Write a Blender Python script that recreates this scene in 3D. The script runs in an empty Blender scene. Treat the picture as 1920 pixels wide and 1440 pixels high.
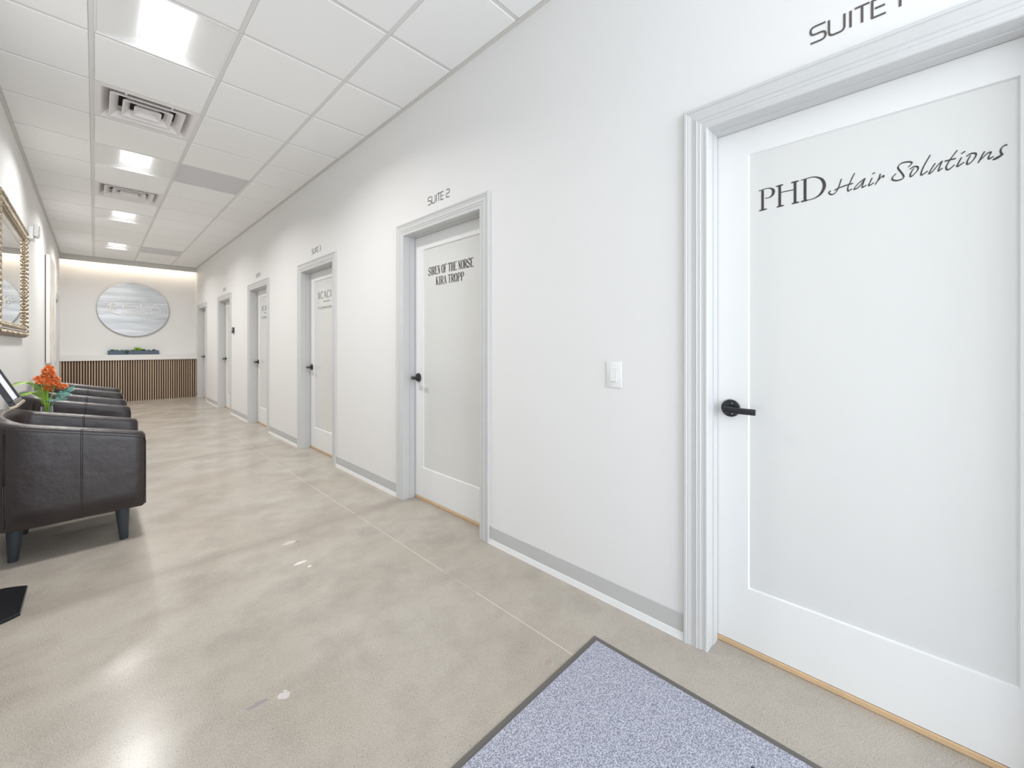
import bpy, bmesh, math, random
from mathutils import Vector, Matrix
PI = math.pi
SC = bpy.context.scene
COL = SC.collection

# ------------------------------------------------------------------ camera
cam_d = bpy.data.cameras.new('camera')
cam = bpy.data.objects.new('camera', cam_d); COL.objects.link(cam)
cam_d.sensor_width = 36.0
cam_d.lens = 763.3 / 1920 * 36.0
cam_d.shift_y = -(720 - 648.25) / 1920
cam_d.clip_start = 0.02
YAW = 0.7979
cam.location = (-1.663, 0.0, 1.1945)
cam.rotation_euler = (PI / 2, 0, -YAW)
SC.camera = cam

# ------------------------------------------------------------------ world, daylight, exposure
SC.view_settings.view_transform = 'Standard'
SC.view_settings.look = 'None'
SC.view_settings.gamma = 1.0
SC.view_settings.use_curve_mapping = False
SC.view_settings.exposure = 0.36
w = bpy.data.worlds.new('sky'); SC.world = w; w.use_nodes = True
w.node_tree.nodes['Background'].inputs[0].default_value = (0.75, 0.87, 1.0, 1)
w.node_tree.nodes['Background'].inputs[1].default_value = 1.0
LENS_E = 1.3
LAMP_W = 22.0
DAY_E = 76.0
COVE_E = 22.0

def area_light(name, loc, rot, sx, sy, energy, color):
    d = bpy.data.lights.new(name, 'AREA'); d.shape = 'RECTANGLE'; d.size = sx; d.size_y = sy
    d.energy = energy; d.color = color
    o = bpy.data.objects.new(name, d); COL.objects.link(o); o.location = loc; o.rotation_euler = rot
    return o
# daylight entering through the shop front behind the photographer (faces +Y)
area_light('daylight', (-1.05, -2.32, 1.45), (PI / 2, 0, 0), 1.85, 2.5, DAY_E, (0.88, 0.935, 1.0))

# ------------------------------------------------------------------ room numbers (metres)
H = 3.018            # ceiling
XL = -2.150          # left wall face
XR = 0.012           # right wall face
YE = 12.0            # fascia / slat front at the far end
YW = 12.16           # far wall face
YB = -2.2            # wall behind the camera
T = 0.6096           # ceiling module
Y0 = 3.399           # a cross bar of the ceiling grid
XA, XB, XC = -1.6765, -1.0669, -0.4573
SX = 0.11            # face of the door slabs
DOORS = [0.652, 2.893, 5.135, 7.365, 9.580, 11.800]   # outer left casing edge of each right-hand door
CW = 1.075           # overall casing width
CB = 0.090           # width of one casing board
ZO = 2.133           # casing top

# ------------------------------------------------------------------ materials
def new_mat(name):
    m = bpy.data.materials.new(name); m.use_nodes = True
    nt = m.node_tree
    return m, nt, nt.nodes['Principled BSDF']
def L(nt, a, b): nt.links.new(a, b)
def node(nt, t, **kw):
    n = nt.nodes.new(t)
    for k, v in kw.items(): setattr(n, k, v)
    return n
def plain(name, col, rough=0.5, metal=0.0, spec=0.5, bump=0.0, bscale=60.0, var=0.0, vscale=3.0, coat=0.0, trans=0.0, ior=1.45, stretch=None):
    m, nt, b = new_mat(name)
    b.inputs['Base Color'].default_value = (*col, 1); b.inputs['Roughness'].default_value = rough
    b.inputs['Metallic'].default_value = metal; b.inputs['Specular IOR Level'].default_value = spec
    b.inputs['Coat Weight'].default_value = coat
    b.inputs['Transmission Weight'].default_value = trans; b.inputs['IOR'].default_value = ior
    tc = node(nt, 'ShaderNodeTexCoord'); src = tc.outputs['Object']
    if stretch:
        mp = node(nt, 'ShaderNodeMapping'); mp.inputs['Scale'].default_value = stretch
        L(nt, src, mp.inputs['Vector']); src = mp.outputs['Vector']
    if var:
        n = node(nt, 'ShaderNodeTexNoise'); n.inputs['Scale'].default_value = vscale; n.inputs['Detail'].default_value = 4
        L(nt, src, n.inputs['Vector'])
        mx = node(nt, 'ShaderNodeMix', data_type='RGBA')
        mx.inputs[6].default_value = tuple(c * (1 - var) for c in col) + (1,)
        mx.inputs[7].default_value = tuple(min(1, c * (1 + var)) for c in col) + (1,)
        L(nt, n.outputs['Fac'], mx.inputs[0]); L(nt, mx.outputs[2], b.inputs['Base Color'])
    if bump:
        n = node(nt, 'ShaderNodeTexNoise'); n.inputs['Scale'].default_value = bscale; n.inputs['Detail'].default_value = 3
        L(nt, src, n.inputs['Vector'])
        bp = node(nt, 'ShaderNodeBump'); bp.inputs['Strength'].default_value = bump; bp.inputs['Distance'].default_value = 0.002
        L(nt, n.outputs['Fac'], bp.inputs['Height']); L(nt, bp.outputs['Normal'], b.inputs['Normal'])
    return m

M = {}
M['wall'] = plain('wall_paint', (0.81, 0.805, 0.795), 0.55, bump=0.08, bscale=180, spec=0.3)
M['tile'] = plain('ceiling_tile', (0.93, 0.93, 0.925), 0.9, bump=0.25, bscale=350, spec=0.1)
M['grid'] = plain('grid_metal', (0.76, 0.755, 0.74), 0.5)
M['panel_grey'] = plain('perforated_panel', (0.68, 0.68, 0.70), 0.6, bump=0.5, bscale=500)
M['angle'] = plain('wall_angle', (0.68, 0.66, 0.63), 0.5)
M['casing'] = plain('casing_grey', (0.62, 0.62, 0.615), 0.42, var=0.02, vscale=8)
M['slab'] = plain('door_white', (0.83, 0.83, 0.82), 0.38, bump=0.03, bscale=90)
M['base'] = plain('base_grey', (0.56, 0.56, 0.555), 0.5)
M['shoe'] = plain('shoe_white', (0.78, 0.78, 0.77), 0.4)
M['black'] = plain('black_metal', (0.025, 0.026, 0.03), 0.3, metal=0.4, coat=0.2)
M['vinyl'] = plain('vinyl_dark', (0.055, 0.050, 0.045), 0.45)
M['vinyl_grey'] = plain('vinyl_grey', (0.11, 0.10, 0.09), 0.5)
M['tan'] = plain('threshold_wood', (0.66, 0.46, 0.27), 0.5, var=0.15, vscale=20, bump=0.2)
M['leg'] = plain('leg_wood', (0.035, 0.042, 0.05), 0.42, bump=0.1)
M['ledge'] = plain('ledge_white', (0.80, 0.79, 0.77), 0.3)
M['backing'] = plain('slat_backing', (0.018, 0.014, 0.012), 0.8)
M['trough'] = plain('planter_blue_grey', (0.095, 0.125, 0.18), 0.45)
M['green'] = plain('leaf_green', (0.27, 0.48, 0.04), 0.45, var=0.35, vscale=30)
M['green_dark'] = plain('leaf_dark_green', (0.035, 0.10, 0.045), 0.5, var=0.3, vscale=30)
M['teal'] = plain('leaf_teal', (0.13, 0.30, 0.25), 0.5, var=0.3, vscale=30)
M['orange'] = plain('petal_orange', (1.0, 0.28, 0.09), 0.5, var=0.25, vscale=60)
M['mirror'] = plain('mirror_glass', (0.93, 0.94, 0.93), 0.015, metal=1.0)
M['gold'] = plain('frame_champagne', (0.46, 0.385, 0.29), 0.34, metal=0.6, bump=1.0, bscale=170, var=0.6, vscale=110)
M['silver'] = plain('frame_silver', (0.78, 0.76, 0.72), 0.25, metal=0.8)
M['plastic'] = plain('white_plastic', (0.83, 0.83, 0.82), 0.3)
M['plastic_dark'] = plain('dark_plastic', (0.03, 0.03, 0.035), 0.3)
M['rubber'] = plain('rubber_border', (0.135, 0.125, 0.115), 0.7, bump=0.3, bscale=200)
M['paper'] = plain('paper_white', (0.80, 0.83, 0.88), 0.5)
M['champagne'] = plain('bar_champagne', (0.36, 0.30, 0.23), 0.3, metal=0.8)
M['glass'] = plain('clear_glass', (0.97, 0.99, 0.98), 0.02, trans=1.0, ior=1.45)
M['diffuser'] = plain('diffuser_metal', (0.84, 0.81, 0.80), 0.45)
M['dark_hole'] = plain('duct_dark', (0.03, 0.03, 0.03), 0.9)
M['troffer'] = plain('troffer_white', (0.86, 0.86, 0.85), 0.4)
M['letter'] = plain('brushed_letter', (0.80, 0.78, 0.75), 0.45, metal=0.25)
M['letter_edge_shade'] = plain('letter_side_shade', (0.16, 0.155, 0.15), 0.5)  # shadow contour of the raised sign shapes, painted dark onto their sides
M['gold_dark'] = plain('frame_patina', (0.20, 0.16, 0.11), 0.4, metal=0.5, bump=1.0, bscale=150, var=0.6, vscale=110)
M['wood_dark'] = plain('table_wood', (0.06, 0.035, 0.022), 0.35, var=0.3, vscale=12, stretch=(1, 8, 1))
M['window_metal'] = plain('window_metal', (0.08, 0.08, 0.085), 0.4, metal=0.6)

def mat_emit(name, col, e):
    m, nt, b = new_mat(name)
    b.inputs['Base Color'].default_value = (0.9, 0.9, 0.9, 1)
    b.inputs['Emission Color'].default_value = (*col, 1); b.inputs['Emission Strength'].default_value = e
    return m
M['lens'] = mat_emit('lamp_lens', (0.985, 0.99, 1.0), LENS_E)
M['cove'] = mat_emit('cove_strip', (1.0, 0.86, 0.70), COVE_E)

def mat_frost():
    m, nt, b = new_mat('frosted_glass')
    b.inputs['Base Color'].default_value = (0.725, 0.725, 0.705, 1)
    b.inputs['Roughness'].default_value = 0.16
    b.inputs['Specular IOR Level'].default_value = 0.5
    tc = node(nt, 'ShaderNodeTexCoord')
    n = node(nt, 'ShaderNodeTexNoise'); n.inputs['Scale'].default_value = 1.4; n.inputs['Detail'].default_value = 2
    L(nt, tc.outputs['Object'], n.inputs['Vector'])
    r = node(nt, 'ShaderNodeMapRange'); r.inputs['To Min'].default_value = 0.12; r.inputs['To Max'].default_value = 0.24
    L(nt, n.outputs['Fac'], r.inputs['Value']); L(nt, r.outputs['Result'], b.inputs['Roughness'])
    return m
M['frost'] = mat_frost()

def mat_leather():
    m, nt, b = new_mat('brown_leather')
    b.inputs['Specular IOR Level'].default_value = 0.5
    tc = node(nt, 'ShaderNodeTexCoord')
    n = node(nt, 'ShaderNodeTexNoise'); n.inputs['Scale'].default_value = 5; n.inputs['Detail'].default_value = 5
    L(nt, tc.outputs['Object'], n.inputs['Vector'])
    mx = node(nt, 'ShaderNodeMix', data_type='RGBA')
    mx.inputs[6].default_value = (0.020, 0.014, 0.015, 1); mx.inputs[7].default_value = (0.040, 0.029, 0.028, 1)
    L(nt, n.outputs['Fac'], mx.inputs[0]); L(nt, mx.outputs[2], b.inputs['Base Color'])
    v = node(nt, 'ShaderNodeTexVoronoi'); v.inputs['Scale'].default_value = 260
    L(nt, tc.outputs['Object'], v.inputs['Vector'])
    n2 = node(nt, 'ShaderNodeTexNoise'); n2.inputs['Scale'].default_value = 9; n2.inputs['Detail'].default_value = 3
    L(nt, tc.outputs['Object'], n2.inputs['Vector'])
    b1 = node(nt, 'ShaderNodeBump'); b1.inputs['Strength'].default_value = 0.25; b1.inputs['Distance'].default_value = 0.001
    L(nt, v.outputs['Distance'], b1.inputs['Height'])
    b2 = node(nt, 'ShaderNodeBump'); b2.inputs['Strength'].default_value = 0.35; b2.inputs['Distance'].default_value = 0.012
    L(nt, n2.outputs['Fac'], b2.inputs['Height']); L(nt, b1.outputs['Normal'], b2.inputs['Normal'])
    L(nt, b2.outputs['Normal'], b.inputs['Normal'])
    r = node(nt, 'ShaderNodeMapRange'); r.inputs['To Min'].default_value = 0.285; r.inputs['To Max'].default_value = 0.36
    L(nt, n2.outputs['Fac'], r.inputs['Value']); L(nt, r.outputs['Result'], b.inputs['Roughness'])
    return m
M['leather'] = mat_leather()

def mat_slat():
    m, nt, b = new_mat('oak_slats')
    b.inputs['Roughness'].default_value = 0.5
    tc = node(nt, 'ShaderNodeTexCoord'); sp = node(nt, 'ShaderNodeSeparateXYZ'); L(nt, tc.outputs['Object'], sp.inputs[0])
    a = node(nt, 'ShaderNodeMath', operation='MULTIPLY'); a.inputs[1].default_value = 1 / 0.0387; L(nt, sp.outputs[0], a.inputs[0])
    f = node(nt, 'ShaderNodeMath', operation='FLOOR'); L(nt, a.outputs[0], f.inputs[0])
    wn = node(nt, 'ShaderNodeTexWhiteNoise', noise_dimensions='1D'); L(nt, f.outputs[0], wn.inputs['W'])
    mp = node(nt, 'ShaderNodeMapping'); mp.inputs['Scale'].default_value = (60, 60, 3); L(nt, tc.outputs['Object'], mp.inputs['Vector'])
    n = node(nt, 'ShaderNodeTexNoise'); n.inputs['Scale'].default_value = 1; n.inputs['Detail'].default_value = 4; L(nt, mp.outputs[0], n.inputs['Vector'])
    mx = node(nt, 'ShaderNodeMix', data_type='RGBA'); mx.inputs[6].default_value = (0.48, 0.32, 0.21, 1); mx.inputs[7].default_value = (0.66, 0.49, 0.34, 1)
    L(nt, wn.outputs['Value'], mx.inputs[0])
    m2 = node(nt, 'ShaderNodeMix', data_type='RGBA', blend_type='MULTIPLY'); m2.inputs[0].default_value = 0.3
    L(nt, mx.outputs[2], m2.inputs[6]); L(nt, n.outputs['Fac'], m2.inputs[7])
    g = node(nt, 'ShaderNodeBrightContrast'); g.inputs['Bright'].default_value = 0.02; L(nt, m2.outputs[2], g.inputs[0])
    L(nt, g.outputs[0], b.inputs['Base Color'])
    return m
M['oak'] = mat_slat()

def mat_brushed():
    m, nt, b = new_mat('brushed_disc')
    b.inputs['Metallic'].default_value = 1.0; b.inputs['Base Color'].default_value = (0.72, 0.71, 0.70, 1)
    tc = node(nt, 'ShaderNodeTexCoord')
    mp = node(nt, 'ShaderNodeMapping'); mp.inputs['Scale'].default_value = (0.9, 0.9, 60); L(nt, tc.outputs['Object'], mp.inputs['Vector'])
    n = node(nt, 'ShaderNodeTexNoise'); n.inputs['Scale'].default_value = 1.0; n.inputs['Detail'].default_value = 5; L(nt, mp.outputs[0], n.inputs['Vector'])
    mp2 = node(nt, 'ShaderNodeMapping'); mp2.inputs['Scale'].default_value = (1.2, 1.2, 9); L(nt, tc.outputs['Object'], mp2.inputs['Vector'])
    n2 = node(nt, 'ShaderNodeTexNoise'); n2.inputs['Scale'].default_value = 1.0; n2.inputs['Detail'].default_value = 2; L(nt, mp2.outputs[0], n2.inputs['Vector'])
    ad = node(nt, 'ShaderNodeMath', operation='MULTIPLY_ADD'); L(nt, n2.outputs['Fac'], ad.inputs[0]); ad.inputs[1].default_value = 1.6; L(nt, n.outputs['Fac'], ad.inputs[2])
    r = node(nt, 'ShaderNodeMapRange'); r.inputs['From Min'].default_value = 0.7; r.inputs['From Max'].default_value = 1.9
    r.inputs['To Min'].default_value = 0.26; r.inputs['To Max'].default_value = 0.62
    L(nt, ad.outputs[0], r.inputs['Value'])
    cb = node(nt, 'ShaderNodeCombineColor'); 
    for i in range(3): L(nt, r.outputs[0], cb.inputs[i])
    L(nt, cb.outputs[0], b.inputs['Base Color'])
    b.inputs['Roughness'].default_value = 0.33
    bp = node(nt, 'ShaderNodeBump'); bp.inputs['Strength'].default_value = 0.6; bp.inputs['Distance'].default_value = 0.003
    L(nt, n.outputs['Fac'], bp.inputs['Height']); L(nt, bp.outputs['Normal'], b.inputs['Normal'])
    return m
M['disc'] = mat_brushed()

def mat_canvas():
    m, nt, b = new_mat('painted_canvas'); b.inputs['Roughness'].default_value = 0.7
    tc = node(nt, 'ShaderNodeTexCoord')
    mp = node(nt, 'ShaderNodeMapping'); mp.inputs['Scale'].default_value = (1, 5, 1.3); L(nt, tc.outputs['Object'], mp.inputs['Vector'])
    n = node(nt, 'ShaderNodeTexNoise'); n.inputs['Scale'].default_value = 2.6; n.inputs['Detail'].default_value = 9; n.inputs['Roughness'].default_value = 0.65
    L(nt, mp.outputs[0], n.inputs['Vector'])
    cr = node(nt, 'ShaderNodeValToRGB'); e = cr.color_ramp.elements
    e[0].position = 0.30; e[0].color = (0.30, 0.27, 0.22, 1); e[1].position = 0.62; e[1].color = (0.84, 0.85, 0.86, 1)
    x = e.new(0.42); x.color = (0.66, 0.56, 0.42, 1); x = e.new(0.49); x.color = (0.80, 0.78, 0.74, 1)
    L(nt, n.outputs['Fac'], cr.inputs[0]); L(nt, cr.outputs[0], b.inputs['Base Color'])
    return m
M['canvas'] = mat_canvas()

def mat_mat():
    m, nt, b = new_mat('mat_pile'); b.inputs['Roughness'].default_value = 0.95; b.inputs['Specular IOR Level'].default_value = 0.1
    tc = node(nt, 'ShaderNodeTexCoord')
    n = node(nt, 'ShaderNodeTexNoise'); n.inputs['Scale'].default_value = 250; n.inputs['Detail'].default_value = 3; L(nt, tc.outputs['Object'], n.inputs['Vector'])
    cr = node(nt, 'ShaderNodeValToRGB'); e = cr.color_ramp.elements
    e[0].position = 0.36; e[0].color = (0.19, 0.195, 0.25, 1); e[1].position = 0.66; e[1].color = (0.60, 0.61, 0.69, 1)
    L(nt, n.outputs['Fac'], cr.inputs[0]); L(nt, cr.outputs[0], b.inputs['Base Color'])
    bp = node(nt, 'ShaderNodeBump'); bp.inputs['Strength'].default_value = 0.8; bp.inputs['Distance'].default_value = 0.003
    L(nt, n.outputs['Fac'], bp.inputs['Height']); L(nt, bp.outputs['Normal'], b.inputs['Normal'])
    return m
M['pile'] = mat_mat()
M['pile_navy'] = plain('pile_navy', (0.055, 0.055, 0.09), 0.95, bump=0.8, bscale=400, var=0.5, vscale=300)

def mat_floor():
    m, nt, b = new_mat('polished_concrete')
    tc = node(nt, 'ShaderNodeTexCoord'); P = tc.outputs['Object']
    sp = node(nt, 'ShaderNodeSeparateXYZ'); L(nt, P, sp.inputs[0])
    def noise(s, d=3, r=0.5):
        n = node(nt, 'ShaderNodeTexNoise'); n.inputs['Scale'].default_value = s; n.inputs['Detail'].default_value = d; n.inputs['Roughness'].default_value = r
        L(nt, P, n.inputs['Vector']); return n.outputs['Fac']
    def mixc(fac, a, c, bt='MIX'):
        x = node(nt, 'ShaderNodeMix', data_type='RGBA', blend_type=bt)
        if isinstance(fac, float): x.inputs[0].default_value = fac
        else: L(nt, fac, x.inputs[0])
        for i, v in ((6, a), (7, c)):
            if isinstance(v, tuple): x.inputs[i].default_value = (*v, 1)
            else: L(nt, v, x.inputs[i])
        return x.outputs[2]
    def ramp(v, a, c, lo=0.0, hi=1.0):
        r = node(nt, 'ShaderNodeMapRange'); r.clamp = True
        r.inputs['From Min'].default_value = a; r.inputs['From Max'].default_value = c
        r.inputs['To Min'].default_value = lo; r.inputs['To Max'].default_value = hi
        L(nt, v, r.inputs['Value']); return r.outputs['Result']
    def math2(op, a, c=None):
        x = node(nt, 'ShaderNodeMath', operation=op)
        for i, v in ((0, a), (1, c)):
            if v is None: continue
            if isinstance(v, (int, float)): x.inputs[i].default_value = v
            else: L(nt, v, x.inputs[i])
        return x.outputs[0]
    c = mixc(ramp(noise(1.6, 4, 0.5), 0.25, 0.75), FLOOR_A, FLOOR_B)
    c = mixc(ramp(noise(3.3, 5, 0.6), 0.42, 0.72, 0, 0.75), c, FLOOR_C)
    c = mixc(ramp(noise(260, 2), 0.38, 0.62, 0, 0.6), c, (0.51, 0.475, 0.43))
    c = mixc(ramp(noise(240, 2), 0.57, 0.70, 0, 0.7), c, (0.22, 0.20, 0.19))
    v = node(nt, 'ShaderNodeTexVoronoi'); v.inputs['Scale'].default_value = 75; L(nt, P, v.inputs['Vector'])
    c = mixc(ramp(v.outputs['Distance'], 0.15, 0.08, 0, 0.45), c, (0.62, 0.58, 0.53))
    v2 = node(nt, 'ShaderNodeTexVoronoi'); v2.inputs['Scale'].default_value = 22; L(nt, P, v2.inputs['Vector'])
    c = mixc(ramp(v2.outputs['Distance'], 0.055, 0.025, 0, 0.6), c, (0.14, 0.12, 0.11))
    # saw-cut control joints: one along the hall, some across
    wob = noise(7, 2)
    dx = math2('ABSOLUTE', math2('ADD', sp.outputs[0], 0.3725))
    jl = ramp(dx, 0.0030, 0.0012)
    c = mixc(math2('MULTIPLY', jl, ramp(noise(2.7), 0.38, 0.52, 0.12, 0.65)), c, (0.74, 0.68, 0.61))
    for yj, st in ((2.80, 0.85), (5.45, 0.8), (8.1, 0.6)):
        d = math2('ABSOLUTE', math2('ADD', math2('ADD', sp.outputs[1], -yj - 0.01), math2('MULTIPLY', math2('ADD', wob, -0.5), 0.05)))
        c = mixc(ramp(d, 0.10, 0.0, 0, st * 0.45), c, (0.27, 0.235, 0.20))
        d = math2('ABSOLUTE', math2('ADD', sp.outputs[1], -yj))
        c = mixc(ramp(d, 0.004, 0.0015, 0, st * 0.7), c, (0.33, 0.28, 0.24))
    # repaired chips and scuffs
    for (x, y, rx, ry, col, st) in ((-0.872, 2.40, .035, .014, (0.82, 0.78, 0.72), .9), (-0.85, 2.325, .012, .01, (0.80, 0.74, 0.66), .9),
                                    (-0.84, 2.69, .035, .02, (0.66, 0.60, 0.53), .7), (-0.80, 2.665, .014, .012, (0.28, 0.22, 0.2), .7),
                                    (-1.285, 1.555, .032, .012, (0.33, 0.28, 0.30), .8), (-1.21, 1.53, .02, .02, (0.70, 0.66, 0.66), .7),
                                    (-0.465, 0.975, .022, .012, (0.38, 0.29, 0.25), .6), (-0.12, 0.86, .03, .012, (0.42, 0.36, 0.31), .5)):
        a = math2('POWER', math2('DIVIDE', math2('ADD', sp.outputs[0], -x), rx), 2.0)
        e = math2('POWER', math2('DIVIDE', math2('ADD', sp.outputs[1], -y), ry), 2.0)
        q = math2('ADD', math2('ADD', a, e), math2('MULTIPLY', math2('ADD', noise(70, 3), -0.5), 3.0))
        c = mixc(ramp(q, 1.0, 0.75, 0, st), c, col)
    L(nt, c, b.inputs['Base Color'])
    L(nt, ramp(noise(2.2, 3, 0.5), 0.25, 0.75, FLOOR_R0, FLOOR_R1), b.inputs['Roughness'])
    b.inputs['Specular IOR Level'].default_value = 0.36
    bp = node(nt, 'ShaderNodeBump'); bp.inputs['Strength'].default_value = 0.04; bp.inputs['Distance'].default_value = 0.002
    L(nt, noise(60, 2), bp.inputs['Height']); L(nt, bp.outputs['Normal'], b.inputs['Normal'])
    return m
FLOOR_A, FLOOR_B, FLOOR_C = (0.385, 0.33, 0.26), (0.505, 0.465, 0.41), (0.25, 0.21, 0.165)
FLOOR_R0, FLOOR_R1 = 0.19, 0.262
M['floor'] = mat_floor()

# ------------------------------------------------------------------ mesh helpers
def link(name, bm, mat, parent=None, smooth=False, loc=None):
    me = bpy.data.meshes.new(name); bm.normal_update(); bm.to_mesh(me); bm.free()
    mats = mat if isinstance(mat, (list, tuple)) else [mat]
    for x in mats: me.materials.append(x)
    if smooth:
        for p in me.polygons: p.use_smooth = True
        me.set_sharp_from_angle(angle=math.radians(40))
    o = bpy.data.objects.new(name, me); COL.objects.link(o)
    if parent is not None: o.parent = parent
    if loc is not None: o.location = loc
    return o
def tag(o, label=None, cat=None, group=None, kind=None):
    if label: o['label'] = label
    if cat: o['category'] = cat
    if group: o['group'] = group
    if kind: o['kind'] = kind
    return o
def empty(name, loc=(0, 0, 0), rz=0.0, **kw):
    o = bpy.data.objects.new(name, None); COL.objects.link(o); o.location = loc; o.rotation_euler = (0, 0, rz)
    o.empty_display_size = 0.1
    return tag(o, **kw)
def copy_tree(o, parent=None):
    c = o.copy(); COL.objects.link(c)
    if parent is not None: c.parent = parent
    for ch in [x for x in bpy.data.objects if x.parent == o]: copy_tree(ch, c)
    return c
def BM(): return bmesh.new()
def box(bm, x0, x1, y0, y1, z0, z1, mi=0, bev=0.0, seg=2):
    t = bmesh.new() if bev else bm
    vs = [t.verts.new((x, y, z)) for z in (z0, z1) for y in (y0, y1) for x in (x0, x1)]
    fs = [(0, 2, 3, 1), (4, 5, 7, 6), (0, 1, 5, 4), (2, 6, 7, 3), (0, 4, 6, 2), (1, 3, 7, 5)]
    for f in fs: t.faces.new([vs[i] for i in f]).material_index = mi
    if bev:
        bmesh.ops.bevel(t, geom=t.edges[:], offset=bev, segments=seg, profile=0.5, affect='EDGES')
        merge(bm, t, mi)
def merge(bm, t, mi=0, mat=None):
    mp = {}
    for v in t.verts: mp[v] = bm.verts.new(mat @ v.co if mat else v.co)
    for f in t.faces:
        nf = bm.faces.new([mp[v] for v in f.verts]); nf.material_index = mi
    t.free()
def lathe(bm, prof, c=(0, 0, 0), n=24, mi=0, axis='Z', cap=True):
    rings = []
    for r, h in prof:
        ring = []
        for i in range(n):
            a = 2 * PI * i / n; p = (r * math.cos(a), r * math.sin(a), h)
            if axis == 'X': p = (h, p[0], p[1])
            elif axis == 'Y': p = (p[0], h, p[1])
            ring.append(bm.verts.new((p[0] + c[0], p[1] + c[1], p[2] + c[2])))
        rings.append(ring)
    for a, b in zip(rings, rings[1:]):
        for i in range(n):
            bm.faces.new((a[i], a[(i + 1) % n], b[(i + 1) % n], b[i])).material_index = mi
    if cap:
        bm.faces.new(rings[0][::-1]).material_index = mi; bm.faces.new(rings[-1]).material_index = mi
    bmesh.ops.recalc_face_normals(bm, faces=bm.faces[:])
def tube(bm, pts, r, n=6, mi=0, closed=False):
    pts = [Vector(p) for p in pts]; rings = []; N = len(pts)
    up = Vector((0, 0, 1))
    for i, p in enumerate(pts):
        a = pts[(i - 1) % N] if (closed or i > 0) else p
        c = pts[(i + 1) % N] if (closed or i < N - 1) else p
        d = (c - a).normalized()
        s = d.cross(up)
        if s.length < 1e-3: s = d.cross(Vector((0, 1, 0)))
        s.normalize(); u = s.cross(d)
        rr = r[i] if isinstance(r, (list, tuple)) else r
        rings.append([bm.verts.new(p + (s * math.cos(2 * PI * k / n) + u * math.sin(2 * PI * k / n)) * rr) for k in range(n)])
    m = N if closed else N - 1
    for i in range(m):
        a, b = rings[i], rings[(i + 1) % N]
        for k in range(n): bm.faces.new((a[k], a[(k + 1) % n], b[(k + 1) % n], b[k])).material_index = mi
    if not closed:
        bm.faces.new(rings[0][::-1]).material_index = mi; bm.faces.new(rings[-1]).material_index = mi
def grid_faces(bm, rows, mi=0, closed=False):
    vr = [[bm.verts.new(p) for p in r] for r in rows]
    for a, b in zip(vr, vr[1:]):
        n = len(a)
        for i in range(n if closed else n - 1):
            bm.faces.new((a[i], a[(i + 1) % n], b[(i + 1) % n], b[i])).material_index = mi
    return vr

# ------------------------------------------------------------------ lettering
def smooth_pts(p, k=5):
    if len(p) < 3: return p
    out = []
    for i in range(len(p) - 1):
        p0 = p[max(i - 1, 0)]; p1 = p[i]; p2 = p[i + 1]; p3 = p[min(i + 2, len(p) - 1)]
        for j in range(k):
            t = j / k
            out.append(tuple(0.5 * ((2 * p1[a]) + (-p0[a] + p2[a]) * t + (2 * p0[a] - 5 * p1[a] + 4 * p2[a] - p3[a]) * t * t + (-p0[a] + 3 * p1[a] - 3 * p2[a] + p3[a]) * t ** 3) for a in (0, 1)))
    out.append(p[-1]); return out
def round_path(p, r, k=5):
    """polyline with its inner corners rounded"""
    out = [p[0]]
    for i in range(1, len(p) - 1):
        a, b, c = Vector(p[i - 1]), Vector(p[i]), Vector(p[i + 1])
        rr = min(r, (a - b).length * 0.5, (c - b).length * 0.5)
        s = b + (a - b).normalized() * rr; e = b + (c - b).normalized() * rr
        for j in range(k + 1):
            t = j / k; q = s * (1 - t) ** 2 + b * 2 * t * (1 - t) + e * t * t
            out.append((q.x, q.y))
    out.append(p[-1]); return out
jit = [0]; side_mi = [0]
def ribbon(bm, pts, wf, place, depth, joints=True, mi=0):
    """pts 2D; wf(angle)->half width or number; place(x,y,d)->3D; depth = thickness"""
    def prism(poly):
        jit[0] = (jit[0] + 1) % 17
        a = [bm.verts.new(place(x, y, 0.0)) for x, y in poly]
        b = [bm.verts.new(place(x, y, depth * (1 + .004 * jit[0]))) for x, y in poly]
        n = len(poly)
        bm.faces.new(b).material_index = mi
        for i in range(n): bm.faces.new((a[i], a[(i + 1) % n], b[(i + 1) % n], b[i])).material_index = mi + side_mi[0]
    for i in range(len(pts) - 1):
        (x0, y0), (x1, y1) = pts[i], pts[i + 1]
        dx, dy = x1 - x0, y1 - y0; l = math.hypot(dx, dy)
        if l < 1e-7: continue
        h = wf(math.atan2(dy, dx)) if callable(wf) else wf
        nx, ny = -dy / l * h, dx / l * h
        prism([(x0 + nx, y0 + ny), (x0 - nx, y0 - ny), (x1 - nx, y1 - ny), (x1 + nx, y1 + ny)])
        if joints and i > 0:
            (xp, yp) = pts[i - 1]
            hp = wf(math.atan2(y0 - yp, x0 - xp)) if callable(wf) else wf
            hh = min(h, hp)
            prism([(x0 + hh * math.cos(2 * PI * k / 8), y0 + hh * math.sin(2 * PI * k / 8)) for k in range(8)])
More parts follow.
